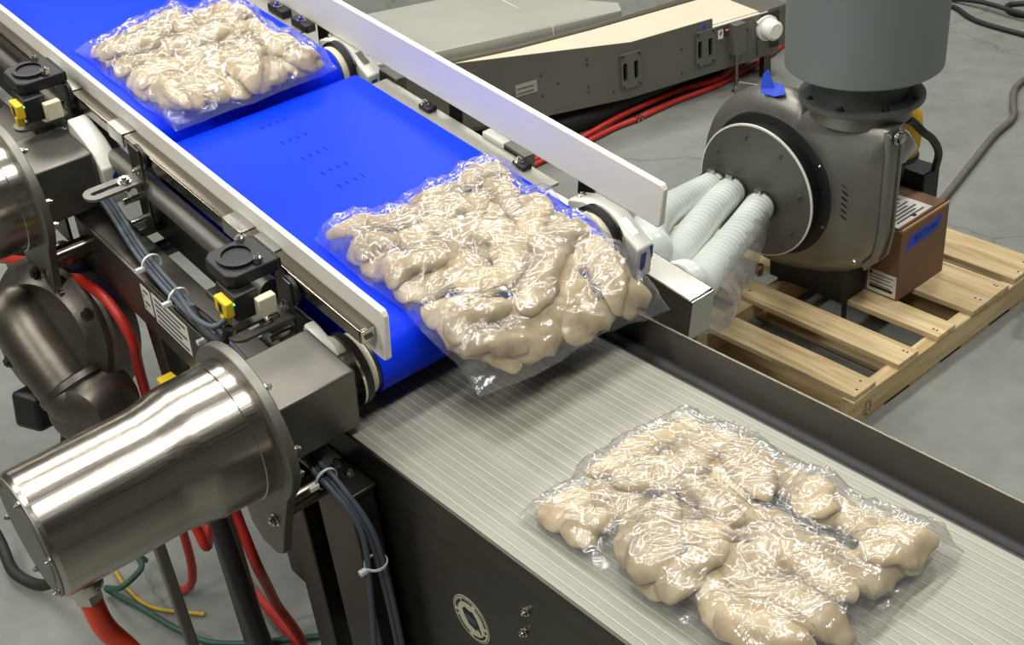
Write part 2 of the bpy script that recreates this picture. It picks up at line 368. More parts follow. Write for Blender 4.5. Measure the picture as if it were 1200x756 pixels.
for dz in (.003, -.003): MB().box((SX - .011, YL - .0078, SZ + dz - .001), (SX + .011, YL - .0073, SZ + dz + .001)).build('emblem_bar', 'greyink', st, smooth=0)
for dx in (-.031, .031): MB().lathe((SX + dx, YL - .0068, SZ - .005), (0, -1, 0), [(0, .003), (.0005, .003)], 5).build('sticker_star', 'blackink', st, smooth=0)

# ------------------------------------------------------------------ upper belt conveyors
RB = .053
def stadium(s0, s1, r, n0=0):
    pts = []
    for k in range(17):
        a = PI / 2 - PI * k / 16; pts.append((s1 + r * math.cos(a), n0 + r * math.sin(a)))
    for k in range(17):
        a = -PI / 2 - PI * k / 16; pts.append((s0 + r * math.cos(a), n0 + r * math.sin(a)))
    return pts
BY0, BY1 = .728, 1.187
def belt_loop(mtx, s0, s1, name, parent):
    a = stadium(s0, s1, RB); b_ = stadium(s0, s1, RB - .004); n = len(a)
    vs = [(s, BY0, q) for s, q in a] + [(s, BY1, q) for s, q in a] + [(s, BY1, q) for s, q in b_] + [(s, BY0, q) for s, q in b_]
    fs = []
    for i in range(n):
        j = (i + 1) % n
        for l in range(4):
            m2 = (l + 1) % 4; fs.append((l * n + i, l * n + j, m2 * n + j, m2 * n + i))
    return MB(mtx).add(vs, fs).build(name, 'blue', parent, label='bright blue belt')

def bearing(mtx, sc, side, parent):
    """black seal ring, ivory cap, white housing with a blue print. side -1: operator side, 1: far side"""
    y0 = BY0 - .006 if side < 0 else BY1 + .006
    MB(mtx).lathe((sc, y0, 0), (0, side, 0), [(0, .030), (0, .049), (.008, .051), (.014, .049), (.014, .030)], 40).build('end_cap', 'ivory', parent)
    MB(mtx).ring((sc, y0 + side * .014, 0), (0, side, 0), .012, .058, .02).build('seal_ring', 'black', parent)
    MB(mtx).ring((sc, y0 + side * .026, 0), (0, side, 0), .004, .058, .02).build('chrome_ring', 'bolt', parent)

def conveyor(mtx, s0, s1, label, cap_tail=True):
    loc = mtx @ Vector(((s0 + s1) / 2, .95, -.06))
    c = thing('belt_conveyor', (loc.x, loc.y, 0), label, 'conveyor', None)
    bt = belt_loop(mtx, s0, s1, 'belt', c)
    for sc in (s0, s1):
        MB(mtx).cyl((sc, BY0 - .004, 0), (sc, BY1 + .004, 0), RB - .0045, seg=36).build('roller', 'dark_steel', c)
    for side in (-1, 1): bearing(mtx, s1, side, c)
    MB(mtx).box((s0 + .03, BY0 + .01, RB - .012), (s1 - .03, BY1 - .01, RB - .005)).build('slider_bed', 'dark_steel', c)
    # side frames
    MB(mtx).box((s0 - .01, .700, -.075), (s1 - .075, .712, .026)).build('side_frame', 'dark_steel', c, .002)
    MB(mtx).box((s0 - .01, 1.196, -.075), (s1 - .075, 1.202, .040)).build('side_frame', 'dark_steel', c, .001)
    MB(mtx).box((s0 + .02, 1.192, .036), (s1 - .12, 1.236, .042)).build('frame_flange', 'flange_pale', c, .001, label='pale steel flange beside the belt')
    return c, bt

S2 = -.755                                     # discharge roller of the upstream section
M1 = MUo(0, 0); M2 = MUo(S2, .016)
c1, belt1 = conveyor(M1, -.640, 0, 'blue belt conveyor whose roller drops bags onto the lower grey belt')
c2, belt2 = conveyor(M2, -.95, 0, 'upstream blue belt conveyor carrying a bag into the next blue belt')

# far-side bearing housings (white with a blue print)
for mtx, c in ((M1, c1), (M2, c2)):
    y0, y1 = 1.224, 1.262
    prof = [(-.085, -.05), (.085, -.05), (.085, .012), (.02, .046), (-.045, .046), (-.085, .030)]
    h = MB(mtx).prism([(s, y0, n) for s, n in prof], (0, y1 - y0, 0)).build('bearing_housing', 'bearing_white', c, .003, label='white plastic bearing housing')
    MB(mtx).prism([(.0852, y0 + .010, .002), (.0852, y0 + .022, .002), (.0852, y0 + .020, -.03), (.0852, y0 + .008, -.03)], (.0006, 0, 0)).build('blue_print', 'logo_blue', h, smooth=0)
    MB(mtx).prism([(.0852, y1 - .010, .010), (.0852, y1 - .001, .010), (.0852, y1 - .001, -.02)], (.0006, 0, 0)).build('blue_print', 'logo_blue', h, smooth=0)
    MB(mtx).prism([(.03, y0 + .01, .0405), (.06, y0 + .01, .0256), (.06, y0 + .025, .0256), (.03, y0 + .025, .0405)], (.0003, 0, .0006)).build('cap_plate', 'bolt', h, smooth=0)
    for sb in (-.07,): MB(mtx).bolt((sb, y0 + .02, .036), (0, 0, 1), .006, .005).build('bolt', 'bolt', h)
# operator-side white housings
prof = [(-.060, -.045), (.050, -.055), (.050, .010), (.018, .050), (-.015, .062), (-.038, .066), (-.048, .030)]
for mtx, c in ((M2, c2), (M1, c1)):
    if c is c1: prof2 = [(s - .035, n * .8) for s, n in prof]; hy = (.678, .018)
    else: prof2 = [(-.060, -.045), (.072, -.055), (.076, .022), (.030, .058), (-.010, .070), (-.036, .076), (-.046, .030)]; hy = (.655, .038)
    h = MB(mtx).prism([(s, hy[0], n) for s, n in prof2], (0, hy[1], 0)).build('bearing_housing', 'bearing_white', c, .003, label='white plastic bearing housing')
    if c is c2:
        MB(mtx).prism([(.0762, .672, .004), (.0762, .679, .012), (.0762, .683, -.004), (.0755, .678, -.024), (.0757, .672, -.014)], (.0008, 0, 0)).build('blue_print', 'logo_blue', h, smooth=0)
# belt prints
for i, s in enumerate((-.598, -.528, -.462, -.398, -.346)):
    for k in range(4):
        y = .936 + .0165 * k - i * .001
        MB(M1).box((s - .006, y - .001, RB), (s + .006, y + .001, RB + .0004)).build('belt_mark', 'blue_mark', belt1, smooth=0)
# clamps on the far side flange
for s, c in ((-.47, c1), (-.20, c1)):
    MB(M1).box((s - .016, 1.210, .042), (s + .016, 1.232, .052)).build('clamp_block', 'black', c, .003)
    MB(M1).bolt((s - .004, 1.217, .052), (0, 0, 1), .006, .006).build('bolt', 'bolt', c)
for s in (-.62, -.30, -.24): MB(M1).box((s - .03, 1.238, -.02), (s + .03, 1.262, .05)).build('bracket', 'bearing_white' if s == -.30 else 'dark_steel', c1, .002)
for s in (-.22, -.13): 
    MB(M2).box((s - .03, 1.206, .042), (s + .03, 1.230, .060)).build('clamp_block', 'black', c2, .003); MB(M2).bolt((s, 1.215, .060), (0, 0, 1), .007, .008).build('bolt', 'bolt', c2)
# grey longitudinal tube on the operator side
MB(M1).cyl((-.70, .694, .040), (-.19, .694, .040), .019, seg=20).build('frame_tube', 'matte_steel', c1)
MB(M2).cyl((-.80, .694, .040), (-.10, .694, .040), .019, seg=20).build('frame_tube', 'matte_steel', c2)
# structural beam with name plates, cross members and legs (frame of the conveyors)
for mtx, c, a, b_ in ((M1, c1, -.72, -.085), (M2, c2, -.80, -.02)):
    MB(mtx).box((a, .600, -.165), (b_, .606, -.052)).box((a, .606, -.058), (b_, .668, -.052)).build('frame_beam', 'dark_steel', c, .001, label='folded steel beam of the conveyor frame')
    MB(mtx).box((a, 1.225, -.165), (b_, 1.235, -.052)).build('frame_beam', 'dark_steel', c, .001)
    for s in (a + .12, b_ - .25):
        MB(mtx).cyl((s, .606, -.11), (s, 1.225, -.11), .016, seg=16).build('cross_tube', 'dark_steel', c)
        MB(mtx).box((s - .02, .660, -.058), (s + .02, .702, -.040)).build('mount_tab', 'dark_steel', c, .002)
def spec_plate(s0, s1, n0, n1, rows):
    p = MB(M1).box((s0, .5992, n0), (s1, .600, n1)).build('name_plate', 'label', c1, label='small printed name plate')
    for k in range(rows):
        n = n1 - (n1 - n0) * (k + .7) / (rows + .4)
        MB(M1).box((s0 + .008, .5987, n - .0028), (s1 - .008 - (.02 if k % 2 else 0), .5992, n + .0028)).build('print_line', 'greyink', p, smooth=0)
spec_plate(-.435, -.315, -.125, -.062, 5); spec_plate(-.475, -.442, -.12, -.066, 4)
# bearing bar of the right-hand vacuum box
vb = thing('suction_box', W(-.16, 1.297, -.150), 'long bright-topped steel box beside the belt that the white ducts run into', 'steel box')
MB(M1).box((-.50, 1.268, -.150), (.172, 1.326, -.064)).build('body', 'sheet_steel', vb, .003)
MB(M1).box((.172, 1.269, -.149), (.176, 1.325, -.066)).build('end_plate', 'sheet_steel', vb, .001, label='flat steel end plate')

# support legs of the upper conveyors
for s, mtx, c in ((-.52, M1, c1), (-.62, M2, c2)):
    for y in (.62, 1.20):
        p = mtx @ Vector((s, y, -.09)); MB().box((p.x - .025, y - .008, 0), (p.x + .025, y + .032, p.z)).build('leg', 'dark_steel', c, .003)

# near leg stand: top plate, sheet legs
stn = thing('leg_stand', (-1.31, .59, 0), 'dark folded steel leg stand beside the lower conveyor panel', 'stand')
MB().box((-1.46, .604, .842), (-1.222, .652, .848)).build('top_plate', 'dark_steel', stn, .001)
MB().box((-1.33, .606, 0), (-1.226, .650, .842)).build('leg', 'panel_steel', stn, .003)
MB().box((-1.46, .606, 0), (-1.395, .650, .842)).build('leg', 'panel_steel', stn, .003)
for p in ((-1.30, .636, .848), (-1.27, .639, .848)): MB().bolt(p, (0, 0, 1), .006, .006).build('bolt', 'bolt', stn)
MB().bolt((-1.226, .635, .70), (1, 0, 0), .006, .006).build('bolt', 'bolt', stn)

# ------------------------------------------------------------------ side guards
def side_guard(y0, y1, s0, s1, n0, n1, ry0, ry1, rn, label, cut):
    g = thing('side_guard', W((s0 + s1) / 2, (y0 + y1) / 2, n0), label, 'guard rail')
    pr = [(s0, n0), (s1 - cut, n0), (s1, n0 + .012), (s1, n1), (s0, n1)] if cut < .02 else [(s0, n0), (s1 - .006, n0), (s1, n0 + .006), (s1, n1 - .008), (s1 - .006, n1), (s0, n1)]
    MB(M1).prism([(s, y0, n) for s, n in pr], (0, y1 - y0, 0)).build('panel', 'poly', g, .002, label='white plastic guard panel')
    sE = s1 - .022
    MB(M1).box((s0, ry0, rn - .012), (sE, ry1, rn + .012)).build('rail_tube', 'tube_steel', g, .003, label='square steel rail')
    e = MB(M1).box((sE, ry0 + .001, rn - .011), (sE + .0015, ry1 - .001, rn + .011)).build('end_plug', 'bolt', g, .001)
    MB(M1).box((sE + .0015, ry0 + .007, rn - .004), (sE + .0045, ry1 - .006, rn + .001)).build('slot_tab', 'dark_steel', e)
    return g
gl = side_guard(.714, .724, -1.75, .085, .060, .150, .688, .7135, .106, 'white plastic side guard on a square steel rail behind the sensors', .05)
gr = side_guard(1.238, 1.250, -1.75, .115, .066, .147, 1.2505, 1.272, .100, 'white plastic side guard over the blue belts on the blower side', .05)
for s in (-.20, -.275, -.66, -.86, -.955, -1.3):
    MB(M1).box((s - .028, .6865, .093), (s + .028, .6885, .1195)).box((s - .028, .6865, .118), (s + .028, .7135, .1205)).build('rail_joint', 'sheet_steel', gl, .001)
for s in (-.09, -.45, -.9):
    MB(M1).box((s - .02, 1.272, -.02), (s + .02, 1.277, .115)).build('guard_bracket', 'dark_steel', gr, .001)
    MB(M1).bolt((s, 1.277, .10), (0, 1, 0)).build('bolt', 'bolt', gr)

# ------------------------------------------------------------------ slotted brackets + photo sensors
def slotted(s, n, label):
    t = thing('slotted_bracket', W(s, .62, n), label, 'bracket', None)
    w, y0, y1, hw = .020, .578, .682, .0055
    out = [(s - w, y1), (s - w, y0 + w)] + [(s + w * math.cos(a), y0 + w + w * math.sin(a)) for a in [PI + PI * k / 12 for k in range(1, 12)]] + [(s + w, y0 + w), (s + w, y1)]
    ya, yb = y0 + .018, y0 + .066
    inn = [(s - hw, yb)] + [(s - hw, ya)] + [(s + hw * math.cos(a), ya + hw * math.sin(a)) for a in [PI + PI * k / 12 for k in range(1, 12)]] + [(s + hw, ya), (s + hw, yb)]
    m_ = MB(M1)
    no, ni = len(out), len(inn)                # plate with a real slot: quads between the outer and the inner outline
    k = min(no, ni)
    vs = [(a, b2, n) for a, b2 in out] + [(a, b2, n) for a, b2 in inn] + [(a, b2, n + .005) for a, b2 in out] + [(a, b2, n + .005) for a, b2 in inn]
    T = no + ni; fs = []
    for i in range(no - 1):
        fs += [(i, i + 1, no + i + 1, no + i), (T + i, T + i + 1, T + no + i + 1, T + no + i), (i, i + 1, T + i + 1, T + i), (no + i, no + i + 1, T + no + i + 1, T + no + i)]
    fs += [(0, no, no + ni - 1, no - 1), (T, T + no, T + no + ni - 1, T + no - 1), (0, no - 1, T + no - 1, T), (no, no + ni - 1, T + no + ni - 1, T + no)]
    m_.add(vs, fs).build('slotted_plate', 'matte_steel', t, smooth=20)
    MB(M1).box((s - w, .677, n - .10), (s + w, .682, n + .065)).build('upright_plate', 'dark_steel', t, .002)
    MB(M1).bolt((s, .652, n + .005), (0, 0, 1), .009, .006).build('bolt', 'bolt', t)
    MB(M1).lathe((s, .652, n - .012), (0, 0, 1), [(0, .008), (.012, .008)], 6).build('nut', 'bolt', t)
    MB(M1).bolt((s + .004, .677, n + .02), (0, -1, 0), .006, .006).build('bolt', 'bolt', t)
    MB(M1).cyl((s + .004, .677, n - .03), (s + .004, .640, n - .03), .006, seg=12).build('stud', 'bolt', t)
    MB(M1).cyl((s + .004, .677, n - .075), (s + .004, .645, n - .075), .006, seg=12).build('stud', 'bolt', t)
    # pivot ear joining the rail
    MB(M1).lathe((s + .010, .6865, n + .045), (0, -1, 0), [(0, .024), (.006, .024)], 24).build('pivot_ear', 'black', t)
    return t
slotted(-.118, .048, 'slotted steel bracket below the photo sensor nearest the belt end')
slotted(-.575, .062, 'slotted steel bracket beside the white bearing block with a blue print')
slotted(-.845, .075, 'slotted steel bracket below the photo sensor over the upstream belt')

def sensor(s, n, label):
    t = thing('photo_sensor', W(s, .64, n - .02), label, 'sensor', 'black photo sensors on the guard rail')
    y0, y1 = .600, .684
    # C-shaped black clamp block with a round well
    prof = [(s - .040, y1), (s - .040, y0 + .012), (s - .028, y0), (s + .028, y0), (s + .040, y0 + .012), (s + .040, y1)]
    MB(M1).prism([(a, b2, n) for a, b2 in prof], (0, 0, .022)).build('block', 'black', t, .003)
    MB(M1).ring((s - .002, .638, n + .022), (0, 0, 1), .005, .030, .022).build('well_rim', 'black', t)
    MB(M1).lathe((s - .002, .638, n + .022), (0, 0, 1), [(0, .021), (.001, .021)], 24).build('lens', 'rubber', t)
    for a, b2 in ((-.028, .660), (.030, .655)):
        MB(M1).cyl((s + a, b2, n + .020), (s + a, b2, n + .036), .0045, seg=10).lathe((s + a, b2, n + .026), (0, 0, 1), [(0, .008), (.007, .008)], 6).build('bolt', 'bolt', t)
    MB(M1).box((s - .035, .6845, n + .004), (s + .038, .6875, n + .020)).build('mount_tab', 'black', t)
    MB(M1).box((s + .0, y0 - .004, n - .045), (s + .055, y0 + .035, n)).build('sensor_head', 'black', t, .003)
    pl = MB(M1).box((s + .018, y0 - .018, n - .034), (s + .052, y0 - .004, n - .008)).box((s + .032, y0 - .020, n - .052), (s + .042, y0 - .006, n - .034)).build('plug', 'yellow', t, .002, label='yellow cable plug')
    MB(M1).box((s + .030, y0 - .0187, n - .030), (s + .040, y0 - .018, n - .014)).build('plug_window', 'black', pl)
    MB(M1).lathe((s + .053, y0 - .0042, n - .012), (0, -1, 0), [(0, .002), (.001, .0016)], 10).build('led', 'led', t, label='tiny lit green lamp')
    MB(M1).box((s + .056, .625, n - .045), (s + .070, .655, n - .012)).build('end_block', 'ivory', t, .002)
    return t
sensor(-.170, .118, 'black photo sensor with yellow plug nearest the belt end')
sensor(-.865, .142, 'black photo sensor with yellow plug over the upstream belt')

# ------------------------------------------------------------------ stainless gear motors
def gear_motor(mtx, label, yend=.676):
    t = thing('gear_motor', mtx @ Vector((0, .45, -.25)), label, 'motor', 'stainless gear motors driving the belt rollers')
    gb = MB(mtx).box((-.062, .536, -.054), (.062, yend, .054)).build('gearbox', 'gearbox', t, .004, label='square grey gearbox')
    MB(mtx).cyl((0, yend, 0), (0, .700, 0), .030, seg=24).build('shaft', 'dark_steel', t)
    R = .124; pts = []
    for k in range(33):
        a = math.radians(-38 + 256 * k / 32); pts.append((R * math.cos(a), R * math.sin(a)))
    pts += [(-.045, -.175), (-.030, -.225), (.000, -.245), (.040, -.240), (.058, -.225), (.070, -.170)]
    MB(mtx).prism([(s, .520, n) for s, n in pts], (0, .016, 0)).build('flange_plate', 'matte_steel', t, .002, label='dull flange plate with a torque arm')
    pr = [(0, .1045), (.024, .1045), (.025, .1025), (.080, .1015), (.098, .099), (.120, .0935), (.140, .0915), (.303, .0905), (.309, .087)]
    h = MB(mtx).lathe((0, .520, 0), (0, -1, 0), pr, 64).build('motor_housing', 'motor_steel', t, smooth=28, label='polished stainless motor can')
    c = MB(mtx).lathe((0, .211, 0), (0, -1, 0), [(0, .086), (.002, .086), (.002, .070), (.004, .068)], 48).build('end_cover', 'matte_steel', t)
    for k in range(6):
        a = 2 * PI * k / 6 + .3; MB(mtx).bolt((.078 * math.cos(a), .209, .078 * math.sin(a)), (0, -1, 0), .0045, .003).build('bolt', 'bolt', c)
    for a in (60, 12, -12, -40):
        a = math.radians(a); MB(mtx).bolt((.114 * math.cos(a), .536, .114 * math.sin(a)), (0, 1, 0), .006, .006).build('bolt', 'bolt', t)
    g = MB(mtx).lathe((.012, .250, -.086), (0.1, 0, -1), [(0, .023), (.014, .023)], 6).lathe((.0135, .250, -.100), (0.1, 0, -1), [(0, .024), (.006, .025), (.016, .025), (.022, .021)], 20).lathe((.016, .250, -.122), (0.1, 0, -1), [(0, .020), (.016, .020)], 6).build('cable_gland', 'bolt', t, label='nickel cable gland')
    MB(mtx).cyl((.066, .536, -.118), (.066, .602, -.118), .019, seg=20).build('standoff', 'tube_steel', t)
    MB(mtx).bolt((.055, .520, -.150), (0, -1, 0), .008, .006).build('bolt', 'bolt', t)
    return t
gear_motor(M1, 'polished stainless gear motor whose can ends in an orange conduit')
gear_motor(M2, 'stainless gear motor driving the upstream belt roller', .652)

# ------------------------------------------------------------------ cables on the operator side
def curve_thing(name, pts, r, m, label, cat, seg=10, sub=8, group=None):
    return tag(MB().tube(pts, r, seg, sub).build(name, m, smooth=60), label, cat, group)
path = [W(-.90, .640, -.030), W(-.70, .650, -.020), W(-.50, .625, -.035), W(-.36, .615, -.040), W(-.22, .612, -.042), W(-.10, .610, -.056), W(.02, .606, -.09),
        Vector((-1.285, .600, .862)), Vector((-1.245, .598, .858)), Vector((-1.205, .612, .80)), Vector((-1.200, .620, .68)), Vector((-1.20, .618, .45)), Vector((-1.22, .60, .015))]
for k, (dy, dz, r) in enumerate(((0, 0, .0048), (-.009, .001, .0045), (.004, .008, .0045))):
    pts = [p + Vector((0 if i < 9 else dz * 1.0, dy, dz + .006 if i < 9 else 0)) for i, p in enumerate(path)]
    if k == 1: pts[-3:] = [pts[-3] + Vector((.005, -.02, 0)), pts[-2] + Vector((.01, -.05, 0)), pts[-1] + Vector((.02, -.08, 0))]
    curve_thing('cable', pts, r, 'cable', 'grey sensor cable in the zip-tied bundle under the square gearbox', 'cable', group='grey cables of the zip-tied bundle')
for p, ax, zl in ((W(-.46, .622, -.026), U, 'white zip tie on the cables between slotted bracket and name plates'), (W(-.355, .613, -.031), U, 'white zip tie on the cables above the printed name plates'), (W(-.24, .610, -.034), U, 'white zip tie on the cables beside the stainless motor flange'), (Vector((-1.262, .596, .868)), Vector((.7, 0, -.1)), 'white zip tie where the cables bend over the leg stand top'), (Vector((-1.196, .612, .735)), Vector((0, 0, 1)), 'white zip tie on the cables hanging down the leg stand')):
    z = thing('zip_tie', p, zl, 'zip tie', 'white zip ties on the cable bundle')
    MB().lathe(p - ax.normalized() * .002, ax, [(0, .0165), (0, .0182), (.004, .0182), (.004, .0165), (0, .0165)], 20, caps=False).build('band', 'zip', z)
    q = p + Vector((0, -.018, -.003)); MB().box(q - Vector((.004, .012, .004)), q + Vector((.004, .004, .004))).build('head', 'zip', z, .001)
curve_thing('cable', [W(-.128, .584, .078), W(-.135, .565, .070), W(-.18, .560, .062), W(-.25, .575, .045), W(-.32, .598, .010), W(-.33, .612, -.022), W(-.28, .620, -.034)], .0045, 'cable', 'thin grey cable looping from the front photo sensor plug', 'cable')
curve_thing('cable', [W(-.122, .584, .066), W(-.135, .575, .035), W(-.19, .575, .020), W(-.25, .590, .010), W(-.285, .608, -.015), W(-.23, .622, -.036)], .0075, 'rubber', 'thick black cable looping below the front photo sensor', 'cable')
curve_thing('cable', [W(-.905, .582, .10), W(-.95, .565, .06), W(-.93, .575, .02), W(-.86, .60, -.02), W(-.78, .62, -.035)], .006, 'rubber', 'black cable hanging from the upstream photo sensor plug', 'cable')

# ------------------------------------------------------------------ drive under the upstream belt
gx, gy, gz = -2.085, .505, .80
ga = Vector((.35, -.80, .20)).normalized()
gd = thing('gear_reducer', (gx, gy, gz - .17), 'dark cast gear reducer with ribbed round cover under the upstream belt', 'motor')
g0 = Vector((gx, gy, gz))
MB().lathe(g0 - ga * .09, ga, [(0, .120), (.02, .150), (.085, .155), (.09, .148)], 48).build('housing', 'cast_dark', gd)
cv = MB().lathe(g0, ga, [(0, .148), (.012, .144), (.022, .120), (.030, .112)], 48).build('round_cover', 'cast_dark', gd)
u_ = ga.cross(Vector((0, 0, 1))).normalized(); v_ = u_.cross(ga).normalized()
if v_.z < 0: v_ = -v_
def gp(a, b2, d): return g0 + u_ * a + v_ * b2 + ga * d
for k in range(6):
    a = 2 * PI * k / 6 + .5; MB().bolt(gp(.130 * math.cos(a), .130 * math.sin(a), .016), ga, .010, .007).build('bolt', 'dark_steel', cv)
# raised cast boss: rounded trunk across the cover
MG = Matrix((u_.to_4d(), v_.to_4d(), ga.to_4d(), (0, 0, 0, 1))).transposed(); MG.col[3] = g0.to_4d(); MG[3][3] = 1
for i in range(3): MG[3][i] = 0
def rbox(mtx, lo, hi): return MB(mtx).box(lo, hi)
MB(MG).tube([(.050, .058, .000), (.046, .054, .030), (.020, .026, .046), (-.020, -.020, .050), (-.060, -.066, .050), (-.088, -.098, .046), (-.095, -.105, .010)], .052, 24, 8, lambda i, n, r: r * (.72 + .28 * min(1, min(i, n - 1 - i) / 7))).build('boss', 'cast_dark', gd, smooth=70)
MB(MG).lathe((-.095, -.105, -.02), (-.15, -.1, 1), [(0, .074), (.075, .070), (.100, .058), (.110, .040)], 40).build('output_hub', 'cast_dark', gd)
MB(MG).lathe((-.070, -.075, .03), (.66, .75, 0), [(-.012, .066), (-.008, .072), (.004, .072), (.008, .066)], 40).build('clamp_band', 'dark_steel', gd)
jb = rbox(MG, (.010, -.185, -.02), (.080, -.110, .055)).build('terminal_box', 'black', gd, .010)
MB(MG).bolt((.03, -.110, .03), (0, 1, 0), .007, .006).build('bolt', 'bolt', jb)
for k in range(7):
    a = .9 + .16 * k
    MB(MG).box((.150 * math.cos(a) - .008, .150 * math.sin(a) - .012, -.085), (.150 * math.cos(a) + .008, .150 * math.sin(a) + .014, -.05)).build('cooling_rib', 'cast_dark', gd, .002)
MB().box((gx - .06, gy + .02, gz + .06), (gx + .06, .64, gz + .11)).build('mount_arm', 'dark_steel', gd, .003)
MB().box((gx - .06, .610, gz + .06), (gx + .06, .655, .935)).build('mount_plate', 'dark_steel', gd, .003)

# drop cable switch (black body with yellow plug) beside it
sw = thing('limit_switch', (-1.72, .60, .78), 'black switch with a yellow plug under the labelled steel beam', 'switch')
MB().box((-1.76, .575, .72), (-1.70, .625, .80)).build('body', 'black', sw, .004)
MB().box((-1.755, .560, .800), (-1.725, .590, .830)).build('plug', 'yellow', sw, .003)
MB().box((-1.745, .606, .78), (-1.715, .618, .905)).build('stem', 'black_metal', sw)

curve_thing('hose', [(-2.461, 0.5, 0.837), (-2.344, 0.52, 0.866), (-2.113, 0.55, 0.922), (-2.008, 0.57, 0.916), (-1.935, 0.58, 0.894), (-1.896, 0.585, 0.831), (-1.926, 0.59, 0.738), (-2.0, 0.6, 0.4), (-2.15, 0.6, 0.011), (-2.6, 0.45, 0.011)], .010, 'red', 'red hose arching over the dark gear reducer', 'hose')
gp1 = M1 @ Vector((.0175, .250, -.137))
curve_thing('conduit', [gp1, gp1 + Vector((.004, .004, -.06)), gp1 + Vector((0, .03, -.15)), gp1 + Vector((-.05, .06, -.35)), (-1.6, .30, .25), (-1.9, .25, .03), (-2.4, .1, .018)], .0155, 'orange', 'thick orange conduit leaving the stainless motor gland', 'conduit', 14)
curve_thing('hose', [(-1.60, .575, .66), (-1.614, .58, .588), (-1.589, .58, .492), (-1.62, .60, .40), (-1.651, .62, .309), (-1.637, .64, .221), (-1.66, .66, .08), (-1.8, .7, .012), (-2.1, .72, .012)], .010, 'red', 'red hose hanging behind the folded steel leg stand', 'hose')
curve_thing('hose', [(-1.84, .545, .66), (-1.80, .545, .56), (-1.758, .55, .49), (-1.742, .552, .452), (-1.78, .575, .44), (-1.86, .62, .47), (-1.95, .70, .50)], .010, 'red', 'short red hose bend in the shade below the stainless motor', 'hose')
curve_thing('wire', [(-2.30, .58, .02), (-2.24, .55, .10), (-2.19, .538, .10), (-2.178, .478, .09), (-2.28, .470, .02), (-2.176, .504, .008), (-2.047, .535, .008), (-1.937, .587, .008), (-1.8, .75, .008)], .007, 'green', 'dark green wire looping on the floor under the motor', 'wire')
curve_thing('wire', [(-2.50, .52, .006), (-2.35, .515, .006), (-2.255, .509, .006), (-2.158, .525, .006), (-2.05, .60, .006)], .005, 'yellow_wire', 'thin yellow wire on the floor under the motor', 'wire')
curve_thing('cable', [(-2.9, .34, .4), (-2.70, .345, .15), (-2.597, .344, .05), (-2.483, .332, .03), (-2.365, .368, .05), (-2.28, .40, .18), (-2.22, .44, .36), (-2.14, .50, .60)], .014, 'rubber', 'thick black cable hanging behind the end of the stainless motor', 'cable')
curve_thing('cable', [(-1.66, .545, .72), (-1.63, .55, .60), (-1.61, .55, .45), (-1.585, .55, .30), (-1.60, .56, .12), (-1.68, .60, .016), (-1.7, .9, .016)], .017, 'rubber', 'thick black cable dropping to the floor beside the leg stand', 'cable')
lg = MB().box((-1.895, .497, 0), (-1.873, .519, .62)).build('support_post', 'matte_steel', None, .003); tag(lg, 'slim steel post standing below the dark gear reducer', 'post')

# ------------------------------------------------------------------ pallet
pal = thing('pallet', (-1.86, 2.55, 0), 'pale pine pallet carrying the blower', 'pallet')
PX0, PX1 = -2.40, -1.392
boards = [(2.111, .089), (2.295, .088), (2.467, .084), (2.631, .092), (2.725, .088), (2.848, .142)]
def plank(x0, x1, y, wd, z0, z1, name, m):
    k = 6; vs = []; r = rnd
    for i in range(k + 1):
        x = x0 + (x1 - x0) * i / k; a = y + r.uniform(-.002, .002); b2 = y + wd + r.uniform(-.002, .002)
        vs += [(x, a, z0), (x, b2, z0), (x, b2, z1), (x, a, z1)]
    fs = [(0, 1, 2, 3), (4 * k + 3, 4 * k + 2, 4 * k + 1, 4 * k)]
    for i in range(k):
        for l in range(4): fs.append((4 * i + l, 4 * i + 4 + l, 4 * i + 4 + (l + 1) % 4, 4 * i + (l + 1) % 4))
    return MB().add(vs, fs).build(name, m, pal, .002, smooth=0)
for y, wd in boards:
    p = plank(PX0 + rnd.uniform(-.008, .008), PX1 + rnd.uniform(-.006, .006), y, wd, .089, .106, 'deck_board', 'wood')
    for xx in (PX1 - .02, PX1 - .034):
        MB().lathe((xx + rnd.uniform(-.004, .004), y + wd * rnd.choice((.3, .7)), .106), (0, 0, 1), [(0, .0035), (.0006, .003)], 8).build('nail', 'blackink', p)
    for xx in (-1.915,): MB().lathe((xx, y + wd * .4, .106), (0, 0, 1), [(0, .0035), (.0006, .003)], 8).build('nail', 'blackink', p)
for y in (2.108, 2.36, 2.60, 2.85): plank(PX0, PX1 - .004, y, .138, 0, .013, 'bottom_board', 'wood')
for x in (PX1 - .040, -1.915, PX0 + .002):
    ys = [(2.104, .013), (2.20, .013), (2.23, .045), (2.40, .045), (2.43, .013), (2.66, .013), (2.69, .045), (2.86, .045), (2.89, .013), (2.992, .013), (2.992, .089), (2.104, .089)] if x < -1.5 else [(2.104, .013), (2.992, .013), (2.992, .089), (2.104, .089)]
    MB().prism([(x, y, z) for y, z in ys], (.038, 0, 0)).build('stringer', 'wood_cross', pal, .002, smooth=0)
sp = [c for c in pal.children if c.name.startswith('stringer')][0]
kx = PX1 - .002
for a in range(10):
    t0 = 2 * PI * a / 12
    p = Vector((kx + .0004, 2.165 + .016 * math.cos(t0), .042 + .020 * math.sin(t0)))
    MB().box(p - Vector((.0003, .003, .0022)), p + Vector((.0003, .003, .0022))).build('stamp_mark', 'greyink', sp, smooth=0)
for y in (2.16, 2.175): MB().box((kx, y - .0015, .025), (kx + .0007, y + .0015, .062)).build('stamp_mark', 'greyink', sp, smooth=0)

